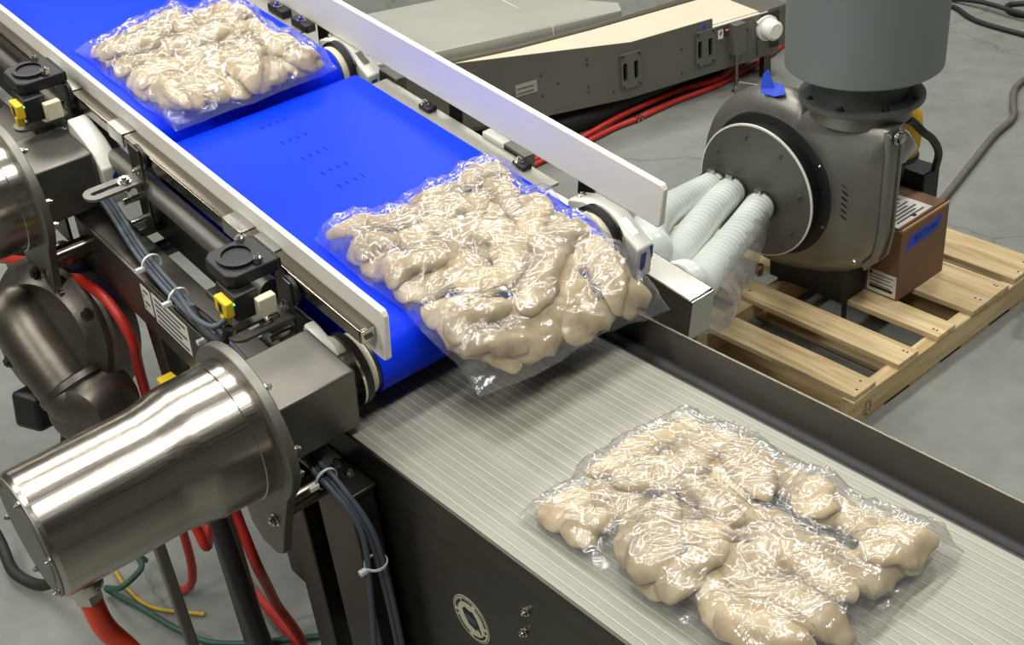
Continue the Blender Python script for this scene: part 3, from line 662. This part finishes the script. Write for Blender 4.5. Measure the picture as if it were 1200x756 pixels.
# ------------------------------------------------------------------ blower
bw = thing('centrifugal_blower', (-1.86, 2.5, .106), 'grey cast centrifugal blower with round inlet plate on the pallet', 'blower')
VX, VZ, VR = -1.902, .425, .266
VY0, VY1 = 2.395, 2.575
out = []
for k in range(41):                            # scroll outline from the outlet's left root round to the right side
    a = math.radians(72 + (285 - 72) * k / 40); out.append((VX + VR * math.cos(a), VZ + VR * math.sin(a)))
out += [(-1.74, .188), (-1.66, .222), (-1.60, .262), (-1.566, .305), (-1.552, .38), (-1.548, .62), (-1.555, .672), (-1.800, .672), (-1.812, .66)]
# body with rounded rim: inset rings front and back
cxm, czm = VX + .03, VZ + .0
def inset(d): 
    r = []
    for x, z in out:
        v = Vector((x - cxm, z - czm)); L = v.length; v *= max(0, (L - d)) / L; r.append((cxm + v.x, czm + v.y))
    return r
layers = [(VY0, .060), (VY0 + .006, .035), (VY0 + .020, .012), (VY0 + .040, 0), (VY0 + .062, 0), (VY0 + .11, .022), (VY1, .075)]
vs = []; fs = []; n = len(out)
for y, d in layers: vs += [(x, y, z) for x, z in inset(d)]
for i in range(len(layers) - 1):
    for k in range(n): fs.append((i * n + k, i * n + (k + 1) % n, (i + 1) * n + (k + 1) % n, (i + 1) * n + k))
fs += [tuple(range(n))[::-1], tuple((len(layers) - 1) * n + k for k in range(n))]
hs = MB().add(vs, fs).build('scroll_housing', 'cast', bw, smooth=50)
# square-edged outlet cheek and seam flange on the right side
seam = [(-1.556, .665), (-1.550, .60), (-1.552, .37), (-1.564, .300), (-1.600, .258), (-1.612, .270), (-1.580, .312), (-1.568, .38), (-1.566, .60), (-1.572, .665)]
for yy in (VY0 + .014, VY0 + .060): MB().prism([(x + .006, yy, z) for x, z in seam], (0, .008, 0)).build('seam_flange', 'cast', bw, .002)
MB().bolt((-1.548, VY0 + .05, .645), (1, 0, 0), .014, .012).build('bolt', 'bolt', bw)
MB().bolt((-1.625, VY0 + .010, .275), (0, -1, 0), .006, .005).build('bolt', 'bolt', bw)
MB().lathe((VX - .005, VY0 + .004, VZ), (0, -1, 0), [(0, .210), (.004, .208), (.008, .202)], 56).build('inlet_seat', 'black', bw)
ip = MB().lathe((VX - .008, VY0 - .055, VZ), (0, -1, 0), [(-.03, .10), (0, .187), (.005, .187), (.005, .186)], 64).build('inlet_plate', 'plate_grey', bw, label='round flat inlet plate')
MB().ring((VX - .008, VY0 - .052, VZ), (0, -1, 0), .005, .192, .183, 64).build('plate_gasket', 'bearing_white', bw, label='pale gasket ring')
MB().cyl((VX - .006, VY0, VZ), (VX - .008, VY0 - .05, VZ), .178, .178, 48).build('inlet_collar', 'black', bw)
for k in range(8):
    a = 2 * PI * k / 8 + .2; MB().bolt((VX - .008 + .155 * math.cos(a), VY0 - .060, VZ + .155 * math.sin(a)), (0, -1, 0), .006, .003).build('bolt', 'plate_grey', ip)
for k in range(3):
    a = .55 - k * .9; MB().bolt((VX - .005 + .198 * math.cos(a), VY0 - .004, VZ + .198 * math.sin(a)), (0, -1, 0), .005, .004).build('bolt', 'bolt', bw)
for k in range(6):                             # raised cast lettering, worn
    z = .50 - .018 * k; MB().prism([(-1.668, VY0 + .004, z), (-1.650, VY0 + .004, z - .008 - (.006 if k == 0 else 0)), (-1.650, VY0 + .004, z - .013), (-1.668, VY0 + .004, z - .005)], (0, -.004, 0)).build('cast_letter', 'cast', hs, smooth=0)
# outlet neck and flange
FXc, FYc = -1.700, 2.500
MB().lathe((FXc, FYc, .655), (0, 0, 1), [(0, .128), (.045, .125)], 40).build('outlet_neck', 'cast', bw)
fg = MB().lathe((FXc, FYc, .698), (0, 0, 1), [(0, .152), (.004, .158), (.014, .158), (.017, .152)], 56).build('outlet_flange', 'paint_grey_dark', bw)
for k in range(8):
    a = 2 * PI * k / 8 + .25; MB().bolt((FXc + .140 * math.cos(a), FYc + .140 * math.sin(a), .715), (0, 0, 1), .007, .005).build('bolt', 'dark_steel', fg)
MB().lathe((FXc, FYc, .712), (0, 0, 1), [(0, .118), (.080, .112)], 40).build('outlet_pipe', 'paint_grey_dark', bw)
# back support wing, base and motor
MB().prism([(-2.135, 2.50, .57), (-2.107, 2.50, .640), (-1.90, 2.50, .664), (-1.90, 2.50, .50), (-2.12, 2.50, .50)], (0, .010, 0)).build('back_plate', 'cast', bw, .003)
MB().box((-1.93, VY0 + .04, .106), (-1.675, 2.535, .24)).build('base', 'black_metal', bw, .004)
MB().box((-1.95, 2.772, .106), (-1.662, 2.85, .380)).build('motor_base', 'black_metal', bw, .004)
MB().cyl((VX + .08, VY1, .48), (VX + .08, VY1 + .22, .48), .11, seg=36).build('motor', 'black_metal', bw)
for x in (-1.905, -1.68): MB().cyl((x, VY0 + .06, .04), (x, VY0 + .06, .118), .007, seg=10).build('anchor_bolt', 'black_metal', bw)
MB().cyl((-1.95, VY0 + .02, .106), (-1.95, VY0 + .02, .14), .012, seg=6).build('foot_bolt', 'bolt', bw)

sl = thing('silencer', (FXc, FYc, .790), 'tall grey painted cylinder standing on the blower outlet flange', 'silencer')
MB().lathe((FXc, FYc, .790), (0, 0, 1), [(0, .190), (.004, .195), (.012, .1955), (.62, .1955)], 72).build('drum', 'paint_grey', sl, smooth=40)
MB().lathe((FXc, FYc, 1.41), (0, 0, 1), [(0, .197), (.01, .197)], 48).build('drum_lid', 'paint_grey', sl)
# blue tape flag
tp = thing('tape_flag', (-1.93, 2.43, .66), 'folded blue tape flag stuck on top of the blower scroll', 'tape')
MB().prism([(-1.950, 2.402, .680), (-1.897, 2.398, .682), (-1.872, 2.412, .690), (-1.900, 2.440, .700), (-1.945, 2.438, .700)], (0, -.0012, .0014)).build('flat_end', 'tape', tp, smooth=0)
MB().prism([(-1.955, 2.412, .684), (-1.915, 2.422, .692), (-1.945, 2.432, .738), (-1.960, 2.428, .722)], (.0008, -.0014, 0)).build('raised_end', 'tape', tp, smooth=0)
# yellow shell and white sheet behind
hm = thing('yellow_cover', (-1.690, 2.70, .46), 'yellow dome-shaped cover standing behind the blower outlet', 'cover')
MB().lathe((-1.700, 2.69, .47), (.1, 0, 1), [(0, .048), (.03, .054), (.08, .054), (.12, .045), (.145, .027), (.155, .008)], 36).build('shell', 'hat', hm)
MB().lathe((-1.700, 2.69, .47), (.1, 0, 1), [(-.010, .057), (0, .057)], 36).build('rim', 'black', hm)
MB().cyl((-1.79, 2.69, .106), (-1.70, 2.69, .46), .03, seg=28).build('post', 'black_metal', hm)
ws = MB().prism([(-1.664, 2.595, .605), (-1.652, 2.600, .475), (-1.628, 2.615, .488), (-1.606, 2.632, .530), (-1.622, 2.612, .575)], (-.004, .006, 0)).build('tag_sheet', 'cloth', None, .001); tag(ws, 'white paper sheet hanging beside the yellow cover', 'paper')
curve_thing('cable', [(-1.60, 2.56, .64), (-1.605, 2.60, .615), (-1.598, 2.64, .575), (-1.605, 2.70, .53), (-1.625, 2.77, .46), (-1.66, 2.82, .38)], .011, 'rubber', 'thick black cable between blower outlet and its black base', 'cable')

# ------------------------------------------------------------------ carton
cx, cy0, cy1, cz0, cz1 = -1.572, 2.543, 2.765, .106, .330
ct = thing('carton', (-1.62, 2.65, .106), 'small brown carton with blue tape standing by the blower base', 'box')
cbx = cx - .185
body = MB().box((cbx, cy0, cz0), (cx, cy1, cz1 - .006)).build('box_body', 'carton', ct, .002)
MB().box((cbx, cy0 + .002, cz1 - .006), (cx - .012, cy1 - .002, cz1)).build('top_flap', 'carton', ct, .001)
MB().box((cx - .004, cy0, cz1 - .006), (cx, cy1, cz1 + .001)).build('flap_edge', 'carton_edge', ct, .001)
sl_ = MB().box((cbx + .01, cy0 + .004, cz1), (cx - .018, cy1 - .055, cz1 + .0008)).build('shipping_label', 'label', ct, label='white shipping label')
for k in range(11):
    x0 = cbx + .018 + .013 * k
    MB().box((x0, cy0 + .012 + .01 * (k % 3), cz1 + .0008), (x0 + .007, cy1 - .075 - .02 * (k % 2), cz1 + .0013)).build('label_print', 'greyink', sl_, smooth=0)
MB().box((cx - .034, cy0 + .085, cz1 + .0008), (cx - .022, cy0 + .100, cz1 + .0014)).build('label_print', 'blackink', sl_, smooth=0)
bt_ = MB().prism([(cx, cy0 + .016, cz0 + .150), (cx, cy1 - .052, cz0 + .160), (cx, cy1 - .030, cz0 + .198), (cx, cy0 + .044, cz0 + .190)], (.0008, 0, 0)).build('tape_strip', 'tape', ct, smooth=0, label='blue tape strip with handwriting')
Mt = Matrix(((0, 0, 1, cx + .0009), (1, 0, 0, (cy0 + cy1) / 2 + .002), (0, 1, 0, cz0 + .174), (0, 0, 0, 1)))
text_part('BOTTOM', .026, Mt, 'ink', 'handwriting', bt_)
ll = MB().box((cx - .098, cy0 - .0007, cz0 + .006), (cx - .006, cy0, cz0 + .075)).build('side_label', 'label', ct, label='white side label')
for k in range(5):
    z = cz0 + .018 + .011 * k; MB().box((cx - .090, cy0 - .0012, z), (cx - .016 - .008 * (k % 2), cy0 - .0007, z + (.009 if k == 0 else .003))).build('label_print', 'blackink' if k == 0 else 'greyink', ll, smooth=0)
MB().lathe((cx - .088, cy0 - .0007, cz0 + .066), (0, -1, 0), [(0, .005), (.0005, .005)], 12).build('label_print', 'blackink', ll, smooth=0)

# ------------------------------------------------------------------ white duct hoses
def duct(pts, r, label, ci):
    t = thing('duct_hose', pts[0], label, 'hose', None)
    P = [Vector(p) for p in pts]
    MB().tube(P, r, 20, 34, lambda i, n, rr: rr * (1.06 if (i % 4) < 2 else .97)).build('duct', 'hose', t, smooth=70)
    d = (P[1] - P[0]).normalized()
    MB().lathe(P[0] + d * .022, d, [(0, r * 1.05), (0, r * 1.16), (.016, r * 1.16), (.016, r * 1.05), (0, r * 1.05)], 24, caps=False).build('hose_clamp', 'tube_steel', t, label='steel worm clamp')
    q = P[0] + d * .030 + Vector((0, 0, r * 1.12)); MB().box(q - Vector((.010, .006, .002)), q + Vector((.010, .006, .010))).build('clamp_screw', 'bolt', t)
    MB().lathe(P[0] - d * .004, d, [(0, r * .96), (.012, r * .96)], 24).build('collar', 'bearing_white', t)
    return t
PY = VY0 - .061
h1 = duct([(-2.050, PY, .400), (-1.939, 2.10, .486), (-1.752, 1.80, .625), (-1.544, 1.55, .752), (-1.425, 1.44, .815), (-1.385, 1.385, .855), (-1.375, 1.330, .870)], .040, 'white ribbed duct hose arching highest behind the end of the guard', 0)
h2 = duct([(-1.985, PY, .405), (-1.860, 2.10, .474), (-1.665, 1.80, .590), (-1.545, 1.60, .670), (-1.495, 1.48, .765), (-1.480, 1.39, .845), (-1.475, 1.330, .885)], .040, 'white ribbed duct hose in the middle of the three at the inlet plate', 0)
h3 = duct([(-1.885, PY, .392), (-1.758, 2.10, .455), (-1.575, 1.80, .575), (-1.425, 1.57, .678), (-1.325, 1.44, .770), (-1.285, 1.38, .825), (-1.270, 1.330, .845)], .040, 'white ribbed duct hose in a loose clear sleeve', 0)
P3 = [Vector(p) for p in [(-1.845, 2.25, .400), (-1.725, 2.07, .445), (-1.60, 1.88, .510), (-1.475, 1.68, .590), (-1.41, 1.58, .62)]]
MB().tube(P3, .054, 18, 8, lambda i, n, r: r * (.85 + .25 * math.sin(i * 1.3) * .3 + .25 * (i / n))).build('sleeve', 'sleeve', h3, smooth=70, label='loose clear plastic sleeve')

# ------------------------------------------------------------------ back conveyor
bd = Vector((.22, .975, 0)).normalized(); bn = Vector((bd.y, -bd.x, 0)); B0 = Vector((-3.083, 3.590, 0))
MBk = Matrix(((bd.x, -bn.x, 0, B0.x), (bd.y, -bn.y, 0, B0.y), (0, 0, 1, 0), (0, 0, 0, 1)))   # local: t along, d away from the camera, z
bc = thing('incline_conveyor', (-3.25, 3.05, 0), 'low grey conveyor with a tan belt standing on the far floor', 'conveyor')
prof = [(-2.2, .585), (-.449, .327), (-.176, .327), (-.071, .327), (-.071, .290), (.26, .285), (.26, .104), (-.472, .104), (-.84, .135), (-2.2, .33)]
near_panel = MB(MBk).prism([(t, 0, z) for t, z in prof], (0, .006, 0)).build('side_panel', 'conv_grey', bc, label='grey steel side panel')
slot_cut = MB(MBk); slot_covers = []
MB(MBk).prism([(t, .300, z) for t, z in [(-2.2, .50), (-1.1, .335), (-.82, .318), (-.449, .312), (.0, .322), (.26, .322), (.26, .104), (-.472, .104), (-.84, .135), (-2.2, .33)]], (0, .006, 0)).build('side_panel', 'conv_grey', bc, .001)
MB(MBk).prism([(t, .008, z) for t, z in [(-2.2, .485), (-1.1, .322), (-.82, .305), (-.449, .298), (.16, .300), (.16, .285), (-.449, .283), (-.82, .290), (-1.1, .307), (-2.2, .47)]], (0, .288, 0)).build('belt', 'tan', bc, .001, label='tan belt')
MB(MBk).prism([(t, .008, z) for t, z in [(-2.2, .35), (-.84, .152), (-.472, .122), (.16, .122), (.16, .118), (-.472, .118), (-.84, .148), (-2.2, .346)]], (0, .288, 0)).build('added_return_belt', 'tan', bc, smooth=0)  # lower belt run, added to close the inside so the slots go dark
MB(MBk).box((-.071, -.002, .288), (.20, .02, .294)).build('edge_bar', 'bearing_white', bc, .001)
MB(MBk).box((.162, .0, .13), (.30, .30, .300)).build('end_box', 'conv_grey', bc, .002)
for t0 in (-.46, -.11):
    f = MB(MBk).box((t0 - .045, -.010, .150), (t0 + .045, 0, .290)).build('slot_cover', 'conv_grey', bc); slot_covers.append(f)
    for dt in (-.028, .022):
        pts = [(t0 + dt + .010 * math.cos(a), -.0105, (.245 if math.sin(a) >= 0 else .190) + .010 * math.sin(a)) for a in [2 * PI * k / 16 for k in range(16)]]
        slot_cut.prism([(a_, -.03, z_) for a_, _y, z_ in pts], (0, .045, 0))
    for a, z in ((-.037, .158), (.037, .158), (-.037, .282), (.037, .282)): MB(MBk).bolt((t0 + a, -.010, z), (0, -1, 0), .004, .003).build('bolt', 'dark_steel', f)
cutter = slot_cut.build('cutter', 'conv_grey', smooth=0)            # cut the slots right through cover and panel
bpy.context.view_layer.update()
for ob in [near_panel] + slot_covers:
    bo_ = ob.modifiers.new('slots', 'BOOLEAN'); bo_.operation = 'DIFFERENCE'; bo_.object = cutter; bo_.solver = 'EXACT'
    me_ = bpy.data.meshes.new_from_object(ob.evaluated_get(bpy.context.evaluated_depsgraph_get())); ob.modifiers.remove(bo_); ob.data = me_
bpy.data.objects.remove(cutter)
for t0, z in ((-.65, .31), (-.65, .29), (-.65, .20), (-.65, .18), (-.78, .25), (-.54, .15), (-.22, .24), (-.22, .14), (-.85, .30), (-.85, .22), (.10, .24)):
    MB(MBk).lathe((t0, 0, z), (0, -1, 0), [(0, .005), (.002, .005)], 8).build('rivet', 'dark_steel', bc)
MB(MBk).box((-.96, -.0012, .245), (-.87, 0, .290)).build('name_plate', 'grey_sheet', bc)
for k in range(2): MB(MBk).box((-.955, -.0018, .252 + .018 * k), (-.885, -.0012, .258 + .018 * k)).build('print_line', 'conv_grey', bc, smooth=0)
wl = MB(MBk).box((-.045, -.0012, .235), (-.020, 0, .272)).build('warning_label', 'label', bc); MB(MBk).prism([(-.038, -.0018, .255), (-.030, -.0018, .268), (-.027, -.0018, .262), (-.033, -.0018, .248)], (0, -.0004, 0)).build('print_line', 'blackink', wl, smooth=0)
ml = MB(MBk).box((-.018, -.0012, .242), (.028, 0, .276)).build('warning_label', 'maroon', bc); MB(MBk).box((-.008, -.0018, .262), (.022, -.0012, .268)).build('print_line', 'label', ml, smooth=0)
MB(MBk).box((-.118, -.0014, .296), (-.104, 0, .310)).build('tape_spot', 'tape', bc, smooth=0)
bk = MB(MBk).box((.005, -.045, .165), (.060, 0, .292)).build('leg_bracket', 'conv_grey', bc, .002)
MB(MBk).cyl((.030, -.022, .02), (.030, -.022, .165), .008, seg=12).build('leg', 'tube_steel', bc)
MB(MBk).lathe((.030, -.022, 0), (0, 0, 1), [(0, .020), (.006, .020), (.010, .012), (.03, .010)], 20).build('foot', 'bolt', bc)
bh = MB(MBk).lathe((.195, 0, .225), (0, -1, 0), [(0, .052), (.012, .052), (.014, .043), (.055, .040), (.064, .030)], 32).build('bearing_cap', 'bearing_white', bc, label='white plastic bearing cap')
MB(MBk).prism([(.14, -.001, .262), (.17, -.001, .276), (.20, -.001, .262), (.16, -.001, .215)], (0, -.012, 0)).build('bearing_ear', 'bearing_white', bc, .003)
MB(MBk).box((.150, -.008, .112), (.205, 0, .185)).build('bearing_plate', 'conv_grey', bc, .002)
for t0 in (-1.7, .22):
    for d in (.02, .27): MB(MBk).box((t0 - .018, d, 0), (t0 + .018, d + .03, .14 if t0 > 0 else .30)).build('support_leg', 'dark_steel', bc)
# pale sheet table beyond the tan belt
tb = thing('sheet_table', (-3.9, 3.0, 0), 'pale grey sheet-topped low table beyond the tan belt', 'table')
poly = [(-2.2, .335), (-.95, .335), (-.55, .335), (-.28, .335), (-.24, .42), (-.62, .95), (-2.2, .95)]
zt = lambda t: .330 + max(0, (-.35 - t)) * .05
A = [(t, d) for t, d in poly]
vs = [(t, d, zt(t)) for t, d in A] + [(t, d, zt(t) - .06) for t, d in A]; n = len(A)
MB(MBk).add(vs, [tuple(range(n)), tuple(range(n, 2 * n))[::-1]] + [(i, (i + 1) % n, n + (i + 1) % n, n + i) for i in range(n)]).build('top', 'grey_sheet', tb, .004, smooth=0)
MB(MBk).box((-.606, .334, zt(-.6) - .058), (-.602, .951, zt(-.6) + .0012)).build('seam', 'bearing_white', tb)
for t0, d in ((-2.1, .40), (-2.1, .9), (-.55, .40), (-.68, .88)): MB(MBk).box((t0 - .02, d - .02, 0), (t0 + .02, d + .02, zt(t0) - .055)).build('leg', 'dark_steel', tb)

# ------------------------------------------------------------------ hoses and cords on the floor
def fy(t, d, z): return tuple(MBk @ Vector((t, d, z)))
curve_thing('air_line', [(-3.25, 1.8, .013), (-3.20, 2.3, .013), (-3.185, 2.763, .013), (-3.178, 2.892, .013), (-3.182, 3.036, .013), (-3.172, 3.145, .013), (-3.171, 3.269, .013), (-3.167, 3.389, .013), (-3.146, 3.546, .013), (-3.143, 3.649, .013), (-3.161, 3.833, .013), (-3.187, 4.007, .013), (-3.25, 4.25, .013)], .011, 'red', 'red air line lying outermost along the foot of the tan belt conveyor', 'hose')
curve_thing('air_line', [(-3.30, 1.8, .013), (-3.24, 2.3, .013), (-3.215, 2.763, .013), (-3.21, 2.90, .020), (-3.215, 3.10, .030), (-3.21, 3.30, .032), (-3.20, 3.45, .030), (-3.15, 3.62, .036), (-3.20, 3.83, .036), (-3.215, 4.03, .036), (-3.30, 4.25, .013)], .011, 'red', 'red air line running over its twin to the white bearing cap', 'hose')
for p in ((-3.172, 3.145, .013), (-3.171, 3.165, .013)): tag(MB().lathe(p, (0, 1, 0), [(0, .013), (0, .016), (.008, .016), (.008, .013), (0, .013)], 16, caps=False).build('hose_ring', 'bolt'), 'bright metal ring clasping the outer red air line', 'ring', 'metal rings on the red air line')
curve_thing('sleeve_hose', [(-3.9, 1.7, .046), (-3.7, 2.2, .046), (-3.42, 2.62, .05), (-3.30, 2.92, .052), (-3.27, 3.18, .052), (-3.26, 3.45, .05), (-3.26, 3.75, .046)], .045, 'rubber', 'fat black sleeved hose under the tan belt conveyor', 'hose', 14)
curve_thing('cord', [(-1.80, 2.88, .10), (-1.85, 3.10, .030), (-1.91, 3.34, .013), (-1.97, 3.58, .013), (-2.03, 3.82, .013), (-2.06, 4.00, .013), (-2.13, 4.12, .013), (-2.20, 4.27, .013), (-2.20, 4.45, .013), (-2.1, 4.8, .013)], .013, 'cord', 'grey power cord trailing over the floor from behind the carton', 'cord')
curve_thing('cord', [(-2.95, 4.80, .011), (-2.90, 4.92, .011), (-2.72, 4.82, .011), (-2.50, 4.78, .011), (-2.3, 4.78, .011), (-2.2, 4.95, .011), (-2.45, 5.02, .011), (-2.62, 4.98, .011), (-2.70, 5.08, .011), (-2.5, 5.2, .011), (-2.2, 5.2, .011)], .011, 'rubber', 'black cord lying in loose coils beyond the grey cylinder', 'cord')
curve_thing('cord', [(-2.98, 5.0, .011), (-2.8, 4.99, .030), (-2.60, 4.95, .033), (-2.42, 4.93, .033), (-2.2, 4.85, .030), (-2.0, 4.8, .011)], .011, 'rubber', 'black cord crossing over the loose black coils', 'cord')

# ------------------------------------------------------------------ bags of pale meat pieces
def smooth_noise(seed, k=6):
    r = np.random.RandomState(seed); ph = r.uniform(0, 6.28, (k, 2)); fq = r.uniform(8, 34, (k, 2)) * r.choice([-1, 1], (k, 2)); am = r.uniform(.4, 1, k)
    return lambda a, b2: sum(am[i] * math.sin(fq[i, 0] * a + fq[i, 1] * b2 + ph[i, 0]) for i in range(k)) / k

def make_bag(mapf, Wd, Ln, seed, name_label, piece_label, group, nx=4, ny=7, skew=0):
    """mapf(a, b, h) -> world point: a across (0..Wd), b along flow (0..Ln), h over the belt"""
    r = random.Random(seed); pieces = []
    mx_, my_ = .004, .002
    for layer in range(2):
        cols, rows = (nx, ny) if layer == 0 else (nx - 1, ny - 1)
        for i in range(cols):
            for j in range(rows):
                if layer == 1 and r.random() < .22: continue
                a = mx_ + (Wd - 2 * mx_) * (i + .5) / cols + r.uniform(-.016, .016)
                b2 = my_ + (Ln - 2 * my_) * (j + .5) / rows + r.uniform(-.012, .012)
                th = r.uniform(-.7, .7) + (PI / 2 if r.random() < .35 else 0)
                l = r.uniform(.048, .078); wd = r.uniform(.020, .034); tk = r.uniform(.012, .018)
                if layer == 0: hc = .004 + tk; wd *= 1.22
                else: hc = .024 + tk * .8; l *= 1.05; wd *= .95
                l = min(l, a - .010 if abs(math.sin(th)) < .5 else 9, Wd - a - .010 if abs(math.sin(th)) < .5 else 9); l = max(l, .032)
                ex = abs(math.cos(th)) * l + abs(math.sin(th)) * wd; ey = abs(math.sin(th)) * l + abs(math.cos(th)) * wd
                a = min(max(a, ex * .95 + .004), Wd - ex * .95 - .004); b2 = min(max(b2, ey * .95 + .004), Ln - ey * .95 - .004)
                pieces.append((a, b2, hc, th, l, wd, tk, r.uniform(-.25, .25)))
    # keep the piece field inside the bag
    rec = []
    def pinf(aa, bb): return max(.12, min(1, min(aa, Wd - aa, bb, Ln - bb) / .034)) ** .55
    for idx, (a, b2, hc, th, l, wd, tk, tw) in enumerate(pieces):
        mb = MB(); vs = []; fs = []; nu, nv = 16, 14
        c, s_ = math.cos(th), math.sin(th); bend = r.uniform(-.25, .25)
        f1 = r.uniform(0, 6)
        for iv in range(nv + 1):
            phi = PI * iv / nv; x = -math.cos(phi); rr = math.sin(phi) ** .75
            for iu in range(nu):
                al = 2 * PI * iu / nu
                wob = 1 + .16 * math.sin(3 * x + f1 + 2 * al) + .12 * math.sin(7 * x + 3 * al + f1) + .08 * math.sin(13 * x - 2 * al + 2 * f1)
                px = x * l; py = math.cos(al) * wd * rr * wob * (1 - .22 * x) + bend * (x * x - .4) * .035; pz = math.sin(al) * tk * rr * wob
                aa = a + px * c - py * s_; bb = b2 + px * s_ + py * c
                aa = min(max(aa, .006), Wd - .006); bb = min(max(bb, .007), Ln - .007)
                hv = max(.002, (hc + pz + tw * px * .12) * pinf(aa, bb)); rec.append((aa, bb, hv)); vs.append(mapf(aa, bb, hv))
        for iv in range(nv):
            for iu in range(nu):
                j = (iu + 1) % nu; fs.append((iv * nu + iu, iv * nu + j, (iv + 1) * nu + j, (iv + 1) * nu + iu))
        o = mb.add(vs, fs).build('meat_piece', 'meat', smooth=180)
        tag(o, piece_label, 'meat', group)
    # film: height field over the pieces, pinched at the seals
    gx_, gy_ = 100, 120
    A_, B_ = np.meshgrid(np.linspace(0, Wd, gx_ + 1), np.linspace(0, Ln, gy_ + 1), indexing='ij')
    Hh = np.full(A_.shape, .006)
    for aa, bb, hv in rec:
        i0 = int(round(aa / Wd * gx_)); j0 = int(round(bb / Ln * gy_))
        sl2 = Hh[max(0, i0 - 2):i0 + 3, max(0, j0 - 2):j0 + 3]; np.maximum(sl2, hv, out=sl2)
    for _ in range(7):
        Hs = Hh.copy()
        Hs[1:-1, 1:-1] = (Hh[1:-1, 1:-1] * 2 + Hh[2:, 1:-1] + Hh[:-2, 1:-1] + Hh[1:-1, 2:] + Hh[1:-1, :-2]) / 6
        Hh = np.maximum(Hh * .55 + Hs * .45, Hs)
    ed = np.minimum(np.minimum(A_, Wd - A_), np.minimum(B_, Ln - B_)); pin = np.clip(ed / .008, 0, 1) ** .6
    n1 = smooth_noise(seed + 1, 7); n2 = smooth_noise(seed + 2, 5)
    vs = []; fs = []
    for i in range(gx_ + 1):
        for j in range(gy_ + 1):
            a, b2 = A_[i, j], B_[i, j]; h = (Hh[i, j] + .0025) * pin[i, j] + .004 + .0035 * (n1(a * 3, b2 * 3)) * pin[i, j] + .0012 + .0075 * (max(0, 1 - abs(n2(a * 4, b2 * 2.2)) * 2.2) ** 5) * pin[i, j] + .004 * (max(0, 1 - abs(n1(a * 2 + 3, b2 * 6)) * 2.2) ** 5) * pin[i, j]
            h = max(h, .0035)
            ow = .006 * n2(a * 1.5, b2 * 1.5)
            aa = a + (ow if i in (0, gx_) else 0); bb = b2 + (ow * 1.5 if j in (0, gy_) else 0)
            h += .010 * max(0, 1 - ed[i, j] / .008) * abs(n1(a * 2 + 1, b2 * 2))
            vs.append(mapf(aa, bb, h))
    g = gy_ + 1
    for i in range(gx_):
        for j in range(gy_): fs.append((i * g + j, (i + 1) * g + j, (i + 1) * g + j + 1, i * g + j + 1))
    o = MB().add(vs, fs)
    top = o.build('plastic_bag', 'film', smooth=180)
    if sum(p.normal.z for p in top.data.polygons) < 0: top.data.flip_normals()
    tag(top, name_label, 'bag', 'clear bags of meat pieces on the belts')
    return top

def lerp2(c00, c10, c11, c01, u, v): return [(c00[k] * (1 - u) + c10[k] * u) * (1 - v) + (c01[k] * (1 - u) + c11[k] * u) * v for k in range(2)]
# bag on the upstream belt (local coords of the upper frame)
Wd1, Ln1 = .345, .40
def map1(a, b2, h):
    s, y = lerp2((-1.065, .800), (-1.055, 1.150), (-.655, 1.150), (-.655, .795), a / Wd1, b2 / Ln1)
    return W(s, y, RB + .016 + h)
make_bag(map1, Wd1, Ln1, 11, 'clear plastic bag of pale meat pieces on the upstream blue belt', 'pale meat piece inside the bag on the upstream blue belt', 'meat pieces in the upstream bag')
# bag tipping over the discharge roller
Wd2, Ln2 = .365, .44
def map2(a, b2, h):
    u, v = a / Wd2, b2 / Ln2
    y = .805 + .360 * u - .012 * v; s = -.232 + .025 * u + b2
    k = max(0, s - .02)                         # beyond the roller the bag droops
    drop = 1.1 * k * k
    hh = RB + .002 + h - drop
    return W(s - drop * .3, y, hh)
make_bag(map2, Wd2, Ln2, 23, 'clear plastic bag of pale meat pieces tipping off the end of the blue belt', 'pale meat piece inside the bag tipping off the blue belt', 'meat pieces in the tipping bag')
# bag on the grey belt
Wd3, Ln3 = .335, .44
def map3(a, b2, h):
    x, y = lerp2((-.960, .706), (-.955, 1.020), (-.520, 1.035), (-.520, .712), a / Wd3, b2 / Ln3)
    return Vector((x, y, BZ + .001 + h))
make_bag(map3, Wd3, Ln3, 37, 'clear plastic bag of pale meat pieces lying on the ribbed grey belt', 'pale meat piece inside the bag on the ribbed grey belt', 'meat pieces in the bag on the grey belt')
